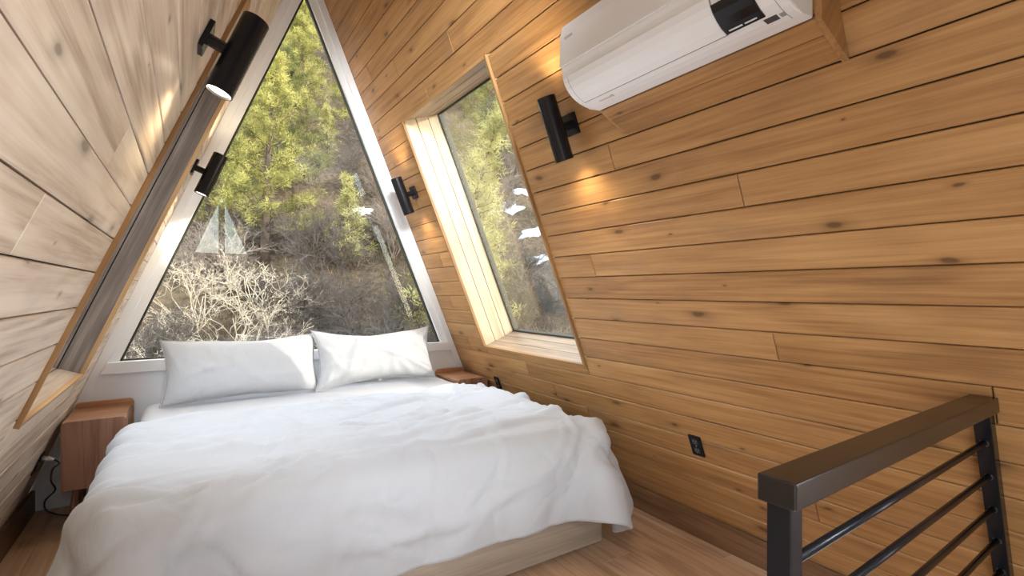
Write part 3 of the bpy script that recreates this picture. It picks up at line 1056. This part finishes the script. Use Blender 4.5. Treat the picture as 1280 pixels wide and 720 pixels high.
def spline(pts, n=10):
    pts = [Vector(p) for p in pts]
    out = []
    for i in range(len(pts) - 1):
        p0, p1, p2, p3 = pts[max(i - 1, 0)], pts[i], pts[i + 1], pts[min(i + 2, len(pts) - 1)]
        for k in range(n):
            t = k / n
            out.append(.5 * ((2 * p1) + (p2 - p0) * t + (2 * p0 - 5 * p1 + 4 * p2 - p3) * t * t + (3 * p1 - p0 - 3 * p2 + p3) * t ** 3))
    out.append(pts[-1])
    return out


cpts = [pk, pk + Vector((.02, -.01, -.02)), (-.605, 3.585, .36), (-.612, 3.59, .30), (-.600, 3.62, .24), (-.645, 3.64, .18), (-.640, 3.68, .11), (-.56, 3.70, .062), (-.47, 3.72, .07), (-.44, 3.75, .13), (-.452, 3.80, .205)]
wbuild(MB().tube(spline(cpts), .0045, 8), 'cable', M_CORD, co, smooth=True)

# ------------------------------------------------------------------ sconces
def sconce(side, y, s, label):
    root = empty('wall_sconce', wmat(side, y, s, 0), label=label, cat='sconce', group=None)
    M0 = WM[root.name]
    T = lambda a, b, c: M0 @ Matrix.Translation((a, b, c))
    Rr, H, out = .043, .145, .105
    pr = MB(); pr.prism(rrect(.088, .098, .004, 3), 0, .016); pr.build('backplate', M_BLACK, root, T(0, 0, 0), bevel=.002)
    MB().lathe([(0, -.002), (.020, -.002), (.020, out - Rr + .006), (0, out - Rr + .006)], 24).build('arm', M_BLACK, root, T(0, 0, .016), smooth=False, bevel=.001)
    # tube open at both ends, axis up the slope
    prof = [(Rr - .004, -H + .028), (Rr - .004, -H), (Rr, -H), (Rr, H), (Rr - .004, H), (Rr - .004, H - .028)]
    o = MB().lathe(prof, 40, ax=1).build('body', M_BLACK, root, T(0, 0, out), smooth=True)
    e = o.modifiers.new('edges', 'EDGE_SPLIT'); e.split_angle = R(40)
    for sg in (-1, 1):
        h = H - .008
        pts = [(0, sg * h), (Rr - .005, sg * h)]
        MB().lathe([(0.0005, sg * h), (Rr - .005, sg * h)][::sg], 32, ax=1).build('lens', M_LENS, root, T(0, 0, out))
        ld = bpy.data.lights.new('sconce_lamp', 'SPOT')
        ld.energy = 7.0; ld.color = (1.0, 0.84, 0.56); ld.spot_size = R(125); ld.spot_blend = 1.0; ld.shadow_soft_size = .02
        d = Vector((0, sg, 0))
        lm = T(0, sg * (H + .002), out) @ d.to_track_quat('-Z', 'X').to_matrix().to_4x4()
        link('sconce_lamp', ld, root, lm)
    return root


sconce('R', 1.800, 2.262, 'black tube sconce on the right wall beside the air conditioner')
sconce('R', 3.720, 2.262, 'small black tube sconce between the gable trim and the right window')
sconce('L', 1.905, 2.318, 'large black tube sconce nearest the camera on the pale left wall')
sconce('L', 3.80, 2.285, 'black tube sconce at the far left, overlapping the white gable frame')

# ------------------------------------------------------------------ air conditioner on its wedge box
AY0, AY1 = .676, 1.507
bx = empty('mounting_box', Matrix.Translation((1.40, (AY0 + AY1) / 2, 2.0)), label='wedge shaped wooden mounting box carrying the air conditioner', cat='mounting box')


def wallx(z): return XR - K * z


def long_board(parent, name, mat, pts):      # 8 world points, grain along y
    c = sum((Vector(p) for p in pts), Vector()) / 8
    M = Matrix.Translation(c) @ RZ
    Mi = M.inverted()
    return MB().hexa([Mi @ Vector(p) for p in pts]).build(name, mat, parent, M, bevel=.0012)


XA = 1.398
yA, yB_ = AY0 + .0, AY1 - .016
zt_ = 2.34
def quadboard(a, b, t, ya, yb):              # section a->b in xz, thickness t towards the wall
    (x0, z0), (x1, z1) = a, b
    d = Vector((x1 - x0, z1 - z0)).normalized(); n = Vector((-d.y, d.x)) * t
    return [(x0, ya, z0), (x0, yb, z0), (x1, yb, z1), (x1, ya, z1), (x0 + n.x, ya, z0 + n.y), (x0 + n.x, yb, z0 + n.y), (x1 + n.x, yb, z1 + n.y), (x1 + n.x, ya, z1 + n.y)]
long_board(bx, 'bottom_board', M_PLANK_R, quadboard((XA, 2.040), (1.452, 2.014), .015, yA, yB_))
long_board(bx, 'bottom_board', M_PLANK_R, quadboard((1.453, 2.013), (wallx(1.974) - .004, 1.974), .015, yA, yB_))
long_board(bx, 'backing_board', M_PLANK_R, [(XA, yA, 2.055), (XA, yB_, 2.055), (XA, yB_, 2.335), (XA, yA, 2.335), (XA + .001, yA, 2.055), (XA + .001, yB_, 2.055), (XA + .001, yB_, 2.335), (XA + .001, yA, 2.335)][::1])
for ya, yb, up_ in ((yA - .019, yA - .001, 0.0), (yB_ + .001, yB_ + .016, .013)):
    sec = [(XA - .002 + up_ * .3, 2.335), (XA - .002 + up_ * .3, 2.034 + up_), (wallx(1.966 + up_) - .004, 1.962 + up_), (wallx(2.335) - .001, 2.335)]
    m = MB(); m.prism([(z, x) for x, z in sec], ya, yb, ax=1)
    cc = Vector((1.46, (ya + yb) / 2, 2.15)); Mx = Matrix.Translation(cc) @ Matrix.Rotation(R(-55), 4, 'Y')
    m.v = [tuple(Mx.inverted() @ Vector(p)) for p in m.v]
    m.build('cheek_board', M_PLANK_R, bx, Mx, bevel=.001)

ac = empty('air_conditioner', Matrix.Translation((XA, (AY0 + AY1) / 2, 2.04)), label='white wall mounted air conditioner high on the right wall', cat='air conditioner')
# body profile in (x,z), seen from the end
prof = [(XA, 2.044), (1.345, 2.042)]
XF = 1.200
for k in range(9):
    a = R(180 + 90 - 90 * k / 8)             # belly curve
    prof.append((1.345 + (1.345 - XF - .004) * math.cos(a), 2.150 + .108 * math.sin(a)))
prof += [(XF, 2.165), (XF + .002, 2.29), (XF + .010, 2.325), (XF + .034, 2.345), (XA - .003, 2.345)]
prof_c = prof


def ac_curve(i0, i1): return prof_c[i0:i1]


def strip_along(sec, ya, yb, t):             # thin shell following a section, pushed out by t
    m = MB()
    n = len(sec)
    off = []
    for i in range(n):
        a = Vector(sec[max(i - 1, 0)]); b = Vector(sec[min(i + 1, n - 1)])
        d = (b - a).normalized(); nn = Vector((d.y, -d.x))
        if nn.dot(Vector(sec[i]) - Vector((1.33, 2.2))) < 0: nn = -nn
        off.append(Vector(sec[i]) + nn * t)
    inn = [Vector(p) for p in sec]
    for y in (ya, yb):
        for p in off: m.v.append((p.x, y, p.y))
        for p in inn: m.v.append((p.x, y, p.y))
    k = 2 * n
    for i in range(n - 1):
        m.f.append((i, i + 1, k + i + 1, k + i))
        m.f.append((n + i + 1, n + i, k + n + i, k + n + i + 1))
        m.f.append((i + 1, i, n + i, n + i + 1)); m.f.append((k + i, k + i + 1, k + n + i + 1, k + n + i))
    m.f.append((0, k, k + n, n)); m.f.append((n - 1, n + n - 1, k + n + n - 1, k + n - 1))
    import bmesh
    me = bpy.data.meshes.new('t'); me.from_pydata(m.v, [], m.f)
    bm = bmesh.new(); bm.from_mesh(me); bmesh.ops.recalc_face_normals(bm, faces=bm.faces)
    bm.verts.ensure_lookup_table()
    m.v = [tuple(v.co) for v in bm.verts]; m.f = [tuple(v.index for v in f.verts) for f in bm.faces]
    bm.free(); bpy.data.meshes.remove(me)
    return m


m = MB(); m.prism([(z, x) for x, z in prof], AY0 + .003, AY1 - .003, ax=1)
body = wbuild(m, 'casing', M_ACW, ac, bevel=.006)
import bmesh
bm = bmesh.new(); bm.from_mesh(body.data); bmesh.ops.recalc_face_normals(bm, faces=bm.faces); bm.to_mesh(body.data); bm.free()
# front panel: upper curved sheet
fp = strip_along([(XF - .0005, 2.172), (XF, 2.19), (XF + .002, 2.29), (XF + .010, 2.325), (XF + .030, 2.343)], AY0 + .001, AY1 - .001, .004)
wbuild(fp, 'front_panel', M_ACW, ac, bevel=.001)
# louvre flap in the belly, outlined by its seam
fl = strip_along([tuple(Vector(prof[3]).lerp(Vector(prof[4]), .80))] + prof[4:10], AY0 + .183, AY1 - .033, .0011)
wbuild(fl, 'louvre_seam', M_SEAM, ac)
fl = strip_along(prof[4:10], AY0 + .187, AY1 - .037, .0030)
wbuild(fl, 'louvre', M_ACW, ac)
# dark display window near the right end
wbuild(strip_along(prof[2:11], AY0 + .030, AY0 + .0312, .0008), 'end_seam', M_SEAM, ac)
dsp = strip_along(prof[4:9], AY0 + .072, AY0 + .185, .0032)
dpo = wbuild(dsp, 'display', M_ACB, ac)
for k, (a, b) in enumerate(((.090, .125), (.132, .172))):
    A_, B_ = Vector(prof[4]), Vector(prof[5])
    t_ = strip_along([tuple(A_.lerp(B_, .30)), tuple(A_.lerp(B_, .48))], AY0 + a, AY0 + b, .0042)
    wbuild(t_, 'print_line', M_LTPRINT, dpo)
# printed marks on the lower lip
def lip(ya, yb, f0, f1, mat, name):
    p, q = Vector(prof[2]), Vector(prof[4])
    a = p.lerp(q, f0); b = p.lerp(q, f1)
    # sit on the curve
    def on(v):
        best = min(((Vector(prof[i]).lerp(Vector(prof[i + 1]), t / 10) - v).length, i, t / 10) for i in range(1, 6) for t in range(11))
        return tuple(Vector(prof[best[1]]).lerp(Vector(prof[best[1] + 1]), best[2]))
    wbuild(strip_along([on(a), on(b)], ya, yb, .0012), name, mat, ac)
lip(AY0 + .050, AY0 + .085, .42, .78, M_DKGREY, 'rating_label')
lip(AY0 + .030, AY0 + .044, .47, .74, M_GREY, 'rating_label')
lip(AY1 - .145, AY1 - .085, .38, .46, M_FAINT, 'print_line')
lip(AY1 - .160, AY1 - .148, .28, .55, M_FAINT, 'print_line')
m = MB(); m.box((XF - .0052, AY1 - .075, 2.268), (XF - .003, AY1 - .030, 2.276)); wbuild(m, 'badge', M_FAINT, ac)

# ------------------------------------------------------------------ railing
rl = empty('railing', Matrix.Translation((.80, .45, 0)) @ Matrix.Rotation(R(1.2), 4, 'Z'), label='black metal stair railing with horizontal rods in the right foreground', cat='railing')
RM = WM[rl.name]
def rbuild(mb, name, mat, bevel=0, smooth=False, off=(0, 0, 0)):
    return mb.build(name, mat, rl, RM @ Matrix.Translation(off), bevel=bevel, smooth=smooth)
RT = 1.013
LX = 1.172                                       # where the top rail meets the wall
rbuild(MB().box((.006, -.032, -.045), (LX, .032, 0)), 'top_rail', M_RAILWOOD, bevel=.003, off=(0, 0, RT))
rbuild(MB().box((.014, -.020, 0), (.052, .020, RT - .045)), 'post', M_BLACK, bevel=.002)
# leaning post against the wall
top = LX - .008; zt2 = RT - .045
def px(z): return top + K * (zt2 - z) - .004
p = []
for z in (0.0, zt2):
    p += [(px(z) - .044, -.020, z), (px(z), -.020, z), (px(z), .020, z), (px(z) - .044, .020, z)]
rbuild(MB().hexa(p), 'post', M_BLACK, bevel=.002)
for k in range(8):
    z = .862 - k * .1075
    if z < .1: break
    xe = px(z) - .042
    rbuild(MB().tube([(.050, 0, z), (xe, 0, z + .012)], .0085, 14), 'rod', M_BLACK, smooth=True)
    rbuild(MB().tube([(xe - .010, 0, z + .012), (xe + .002, 0, z + .012)], [.0105, .013], 14), 'weld', M_CHARCOAL, smooth=True)

# ------------------------------------------------------------------ outside: the hillside
def hill(x, y):
    t = x * .22 + y * .975
    z = -2.75
    d = max(0.0, t - 6.0)
    z += .72 * (d * d / (d + 3.0))
    if t > 3:
        a = min(1, (t - 3) / 6)
        z += a * (.55 * noise.noise(Vector((x * .13, y * .13, 1.7))) + .18 * noise.noise(Vector((x * .5, y * .5, 4.2))))
    return z


def ground_mat():
    m, nt, b = new_mat('dry_hillside')
    L = nt.links.new
    tc = N(nt, 'ShaderNodeTexCoord')
    n1 = N(nt, 'ShaderNodeTexNoise'); n1.inputs['Scale'].default_value = .35; n1.inputs['Detail'].default_value = 5
    n2 = N(nt, 'ShaderNodeTexNoise'); n2.inputs['Scale'].default_value = 7; n2.inputs['Detail'].default_value = 6
    L(tc.outputs['Object'], n1.inputs['Vector']); L(tc.outputs['Object'], n2.inputs['Vector'])
    r1 = N(nt, 'ShaderNodeValToRGB')
    e = r1.color_ramp.elements
    e[0].position = .35; e[0].color = (.032, .025, .018, 1)
    e[1].position = .68; e[1].color = (.19, .142, .088, 1)
    q = e.new(.5); q.color = (.085, .064, .044, 1)
    ad = N(nt, 'ShaderNodeMath', operation='MULTIPLY_ADD'); ad.inputs[1].default_value = .55
    sb = N(nt, 'ShaderNodeMath', operation='MULTIPLY'); sb.inputs[1].default_value = .47
    L(n1.outputs['Fac'], sb.inputs[0]); L(n2.outputs['Fac'], ad.inputs[0]); L(sb.outputs[0], ad.inputs[2])
    L(ad.outputs[0], r1.inputs[0]); L(r1.outputs[0], b.inputs['Base Color'])
    b.inputs['Roughness'].default_value = .95; b.inputs['Specular IOR Level'].default_value = .1
    bp = N(nt, 'ShaderNodeBump'); bp.inputs['Strength'].default_value = .8; bp.inputs['Distance'].default_value = .08
    L(n2.outputs['Fac'], bp.inputs['Height']); L(bp.outputs[0], b.inputs['Normal'])
    return m


g = MB()
xs = [-45 + 1.1 * i for i in range(110)]; ys = [-40 + 2.2 * i for i in range(19)] + [1.6 + .75 * i for i in range(82)]
for yv in ys:
    for xv in xs: g.v.append((xv, yv, hill(xv, yv)))
nxs = len(xs)
g.f = [(j * nxs + i, j * nxs + i + 1, (j + 1) * nxs + i + 1, (j + 1) * nxs + i) for j in range(len(ys) - 1) for i in range(nxs - 1)]
go = g.build('ground', ground_mat(), smooth=True)
tag(go, kind='structure', label='steep dry hillside rising behind the cabin')

# vegetation prototypes -------------------------------------------------------
M_BARK = plain('bark', (.10, .07, .05), .9, bump=.6, bscale=30, var=.3)
M_PINE = leafy('pine_needles', (.065, .08, .022), (.58, .54, .18))
M_PINE2 = leafy('dark_pine_needles', (.04, .055, .022), (.30, .30, .11))
M_FIR = leafy('yellow_green_needles', (.20, .20, .06), (.66, .62, .28))
M_TWIG = plain('grey_twigs', (.25, .205, .165), .9, var=.4, bscale=4)
M_TWIGP = plain('pale_twigs', (.52, .45, .33), .85, var=.2, bscale=5)
M_TWIGD = plain('dark_twigs', (.10, .085, .072), .9, var=.35, bscale=4)
M_GRASS = leafy('dry_grass', (.15, .115, .06), (.36, .28, .15), .3)
M_SNOW = plain('snow', (.46, .52, .62), .7, bump=.3, bscale=12)


def np_mesh(name, V, F, mat):
    me = bpy.data.meshes.new(name)
    me.from_pydata(V, [], F)
    me.materials.append(mat)
    me.update()
    return me


def blades(rr, centres, per, rad, length, width, up=0.3):
    V = []; F = []
    for c in centres:
        for _ in range(per):
            d = Vector((rr.gauss(0, 1), rr.gauss(0, 1), rr.gauss(up, .8))).normalized()
            p = c + d * rad * rr.random() ** .6
            d2 = (d + Vector((rr.gauss(0, .5), rr.gauss(0, .5), rr.gauss(.1, .4)))).normalized()
            w = d2.orthogonal().normalized(); w = (w * math.cos(a0) + d2.cross(w) * math.sin(a0)) if (a0 := rr.uniform(0, 6.28)) is not None else w
            l = length * rr.uniform(.6, 1.2)
            n = len(V)
            V += [tuple(p - w * width), tuple(p + w * width), tuple(p + d2 * l)]
            F.append((n, n + 1, n + 2))
    return V, F


def pine_proto(seed, H, spread, nbr, per, mat, start=.12, clump=.20, pw_=.75, blen=.20, bw=.016, dens=6.5):
    rr = random.Random(seed)
    tr = MB()
    path = []
    bend = Vector((rr.gauss(0, .03), rr.gauss(0, .03), 0))
    for k in range(9):
        h = k / 8
        path.append(Vector((bend.x * H * h * h * 3, bend.y * H * h * h * 3, H * h)))
    tr.tube(path, [.022 * H * (1 - .93 * k / 8) for k in range(9)], 8)
    cs = []
    for i in range(nbr):
        h = start + (1 - start) * ((i + rr.random()) / nbr) ** .9
        az = i * 2.4 + rr.gauss(0, .4)
        base = path[0].lerp(path[-1], h); base.x = bend.x * H * h * h * 3; base.y = bend.y * H * h * h * 3
        L = spread * (max(.02, 1 - h) ** pw_) * rr.uniform(.65, 1.15) + .12
        el = .12 + .75 * h + rr.gauss(0, .12)
        pts = [base]
        d = Vector((math.cos(az) * math.cos(el), math.sin(az) * math.cos(el), math.sin(el) * .7))
        for q in range(1, 5):
            f = q / 4
            pts.append(base + d * L * f + Vector((rr.gauss(0, .04), rr.gauss(0, .04), .16 * L * f * f)))
        tr.tube(pts, [.010 * H * (1 - h) * .5 + .010, .012, .009, .006, .003], 4, cap=False)
        side = Vector((-d.y, d.x, 0)).normalized()
        nc = max(3, int(L * dens))
        for q in range(nc):
            f = .28 + .72 * (q + rr.random()) / nc
            k = min(3, int(f * 4)); p = pts[k].lerp(pts[k + 1], f * 4 - k)
            cs.append(p + side * rr.gauss(0, .20) * L * (1.15 - f) + Vector((0, 0, rr.gauss(.03, .07))))
    V, F = blades(rr, cs, per, clump, blen, bw)
    return tr.mesh('trunk', M_BARK, True), np_mesh('foliage', V, F, mat)


def shrub_proto(seed, H, stems, levels, mat, spread=.9, r0=.022, kids=(3, 4), thin=.62):
    rr = random.Random(seed)
    mb = MB()
    def grow(p, d, L, r, lv):
        q = p + d * L * .5 + Vector((rr.gauss(0, .06), rr.gauss(0, .06), 0)) * L
        e = q + (d + Vector((rr.gauss(0, .25), rr.gauss(0, .25), .08))).normalized() * L * .5
        mb.tube([p, q, e], [r, r * .82, r * .6], 3, cap=False)
        if lv <= 0: return
        for _ in range(rr.randint(*kids)):
            nd = (d + Vector((rr.gauss(0, spread * .7), rr.gauss(0, spread * .7), rr.gauss(.05, spread * .5)))).normalized()
            s = q if rr.random() < .45 else e
            grow(s, nd, L * rr.uniform(.5, .78), max(r * thin, .0035), lv - 1)
    for _ in range(stems):
        a = rr.uniform(0, 6.28)
        d = Vector((math.cos(a) * spread * .5, math.sin(a) * spread * .5, 1)).normalized()
        grow(Vector((rr.gauss(0, .08), rr.gauss(0, .08), -.1)), d, H * rr.uniform(.32, .45), r0, levels)
    return mb.mesh('branches', mat, False)


PINES = [pine_proto(1, 6.0, 2.1, 58, 74, M_PINE, bw=.0095, clump=.20, blen=.15, dens=4.0), pine_proto(2, 7.0, 1.9, 56, 70, M_PINE2, bw=.0095, clump=.20, blen=.15, dens=4.0), pine_proto(3, 5.5, 2.0, 50, 74, M_PINE, bw=.0095, clump=.20, blen=.15, dens=4.0),
         pine_proto(4, 2.4, .75, 46, 26, M_FIR, start=.04, clump=.11, pw_=1.0, blen=.11, bw=.010),
         pine_proto(6, 4.6, 1.15, 84, 36, M_FIR, start=.03, clump=.15, pw_=.8, blen=.13, bw=.010)]
SHRUBS = [shrub_proto(1, 1.9, 7, 4, M_TWIG), shrub_proto(2, 1.6, 8, 4, M_TWIG), shrub_proto(3, 2.1, 7, 4, M_TWIGD),
          shrub_proto(5, 2.6, 5, 6, M_TWIGP, spread=1.0, r0=.019, kids=(2, 3), thin=.66), shrub_proto(8, 1.4, 8, 4, M_TWIGD)]


def tree(k, x, y, sc, rz, label, cat='tree', group=None, name='pine_tree'):
    M = Matrix.Translation((x, y, hill(x, y) - .05)) @ Matrix.Rotation(rz, 4, 'Z') @ Matrix.Scale(sc, 4)
    r = link(name, None, None, M)
    tag(r, label=label, cat=cat, group=group)
    link('trunk', PINES[k][0], r, M)
    f = link('foliage', PINES[k][1], r, M)
    f['kind'] = 'stuff'
    return r


def shrub(k, x, y, sc, rz, label, group=None, name='bare_shrub'):
    M = Matrix.Translation((x, y, hill(x, y) - .03)) @ Matrix.Rotation(rz, 4, 'Z') @ Matrix.Scale(sc, 4)
    o = link(name, SHRUBS[k], None, M)
    return tag(o, label=label, cat='shrub', group=group)


RV = random.Random(21)
tree(0, 1.75, 14.9, 1.0, .3, 'broad sunlit pine filling the left half of the gable window view')
tree(1, 2.9, 17.2, .80, 1.9, 'darker pine standing close behind the broad sunlit pine')
tree(2, 0.55, 16.2, 1.0, 2.2, 'pine at the left edge of the gable window, behind the frame')
tree(2, 4.3, 22.4, 1.0, .9, 'yellowish pine uphill at the middle of the gable window')
tree(0, 5.2, 29.0, .9, 4.0, 'small far pine near the top of the gable window')
tree(3, 3.85, 14.4, 1.05, .5, 'slender yellow-green young fir alone in the grey brush', name='young_fir')
tree(3, 4.7, 20.8, .9, 2.5, 'little bright fir higher up the slope at the gable window', name='young_fir')
tree(4, 5.45, 10.7, 1.22, .7, 'tall yellow-green cypress outside the right window', name='cypress_tree')
tree(4, 6.9, 12.3, .95, 2.4, 'shorter yellow-green cypress behind the tall one outside the right window', name='cypress_tree')
tree(1, 9.8, 17.5, 1.0, .2, 'dark green pine in the upper right corner of the right window')
tree(0, 8.2, 20.5, .85, 1.2, 'pine uphill between the two windows')
for (x, y, k, sc_, t_) in ((11.2, 4.2, 0, 1.25, 'nearest the cabin'), (13.6, 2.2, 1, 1.3, 'farthest out'), (9.6, 6.4, 2, 1.0, 'closest to the slope'), (15.8, 4.6, 2, 1.5, 'thickest'), (11.5, -.5, 0, 1.55, 'beside the loft railing'), (10.2, 1.6, 1, 1.3, 'in the gap before the slope'), (13.2, .8, 2, 1.75, 'tallest'), (12.6, -2.6, 1, 1.4, 'farthest back')):  # unseen pines placed right of the cabin to shade the lower slope
    tree(k, x, y, sc_, x, 'unseen pine set beside the cabin to shade the slope, ' + t_)
GP = 'pines scattered over the far hillside'
for (x, y, k, s) in ((2.0, 21.0, 0, .95), (3.1, 25.5, 2, .9), (1.2, 27.0, 1, .9), (6.6, 25.2, 1, .55), (6.2, 34.0, 0, .8), (4.0, 36.0, 2, .8), (8.2, 38.0, 2, .85), (3.2, 31.5, 0, .85),
                     (9.0, 31.0, 1, .8), (12.0, 27.0, 0, .9), (14.5, 25.0, 2, .9), (15.0, 31.0, 1, .9), (18.5, 29.0, 0, .9), (12.8, 21.5, 2, .8), (20.0, 35.0, 1, 1.0), (10.5, 35.0, 0, .8),
                     (-1.5, 20.5, 0, 1.0), (-3.0, 15.0, 1, .9), (-6.0, 18.0, 2, 1.0), (17.0, 22.0, 1, .9), (7.4, 43.0, 0, .9), (11.0, 45.0, 1, .9), (24.0, 27.0, 0, 1.0), (4.8, 42.0, 1, .9), (16.5, 40.0, 2, 1.0), (21.0, 43.0, 0, 1.0)):
    tree(k, x, y, s, RV.uniform(0, 6.2), 'distant pine scattered on the upper hillside', group=GP)
shrub(3, -0.15, 10.2, 1.0, .4, 'pale bare shrub catching the sun at the lower left of the gable window')
shrub(3, 0.55, 11.2, 1.05, 2.1, 'second pale bare shrub, right of the one at the window corner')
shrub(3, -0.9, 11.0, .8, 4.0, 'small pale bare shrub low behind the left window frame')
shrub(3, 0.1, 12.6, .95, 3.1, 'pale bare shrub farther back between the two sunlit ones at lower left')
shrub(3, 1.5, 12.4, .9, 5.0, 'pale bare shrub above the seam between the two pillows')
GS = 'bare shrubs covering the hillside'
done = 0
tries = 0
while done < 215 and tries < 5000:
    tries += 1
    y = 9.5 + 26 * RV.random() ** 1.5
    x = y * RV.uniform(-.08, .80) + RV.gauss(0, .6)
    if y > 24 and RV.random() < .4: continue
    if math.hypot(x - 3.85, y - 13.0) < 1.0 or (1.9 < x < 4.0 and 16.3 < y < 18): continue
    low = y < 13.5
    k = RV.choice((2, 4, 2, 4, 1) if low else (0, 1, 0, 1, 2))
    shrub(k, x, y, RV.uniform(.6, 1.05), RV.uniform(0, 6.2), 'leafless dark brown shrub in the hillside brush' if k in (2, 4) else 'leafless grey shrub in the hillside brush', group='dark ' + GS if k in (2, 4) else 'grey ' + GS)
    done += 1

# dry grass on the slope
gr = MB()
for _ in range(16000):
    y = 8.0 + 22 * RV.random() ** 1.4
    x = y * RV.uniform(-.10, .85)
    if noise.noise(Vector((x * .35, y * .35, 9))) < -.12: continue
    z = hill(x, y); a = RV.uniform(0, 3.14); w = .012; h = RV.uniform(.12, .34)
    n = len(gr.v); lx, ly = RV.gauss(0, .1), RV.gauss(0, .1)
    gr.v += [(x - w * math.cos(a), y - w * math.sin(a), z - .02), (x + w * math.cos(a), y + w * math.sin(a), z - .02), (x + lx, y + ly, z + h)]
    gr.f.append((n, n + 1, n + 2))
go2 = gr.build('dry_grass', M_GRASS)
tag(go2, kind='stuff', label='dry straw coloured grass tufts over the hillside', cat='grass')

# snow lying in patches
def snow(x, y, a, b, rot, seed, label):
    mb = MB(); n = 20; rings = 6
    M = Matrix.Translation((x, y, hill(x, y)))
    for r_ in range(rings + 1):
        for k in range(n):
            t = 2 * math.pi * k / n; f = r_ / rings
            e = 1 + .95 * noise.noise(Vector((math.cos(t) * 2.6 + seed, math.sin(t) * 2.6, seed * 1.7 + .3)))
            px_, py_ = a * f * e * math.cos(t), b * f * e * math.sin(t)
            qx, qy = px_ * math.cos(rot) - py_ * math.sin(rot), px_ * math.sin(rot) + py_ * math.cos(rot)
            mb.v.append((qx, qy, hill(x + qx, y + qy) - hill(x, y) + .10 * (1 - f ** 2) ** .7 + (.02 if r_ < rings else -.05)))
    for r_ in range(rings):
        for k in range(n):
            mb.f.append((r_ * n + k, (r_ + 1) * n + k, (r_ + 1) * n + (k + 1) % n, r_ * n + (k + 1) % n))
    tag(mb.build('snow_patch', M_SNOW, None, M, smooth=True), label=label, cat='snow')


snow(4.94, 16.95, .36, .22, .2, 1, 'small snow patch on the slope right of the young fir')
snow(10.4, 16.7, .9, .32, .3, 2, 'large snow patch uppermost in the right window')
snow(10.7, 15.0, 1.0, .22, .25, 3, 'long snow patch midway down in the right window')
snow(9.75, 13.5, .8, .14, .2, 4, 'lowest thin snow patch in the right window')
snow(12.2, 18.0, .6, .25, .1, 5, 'snow patch beside the casing at the right edge of the right window')
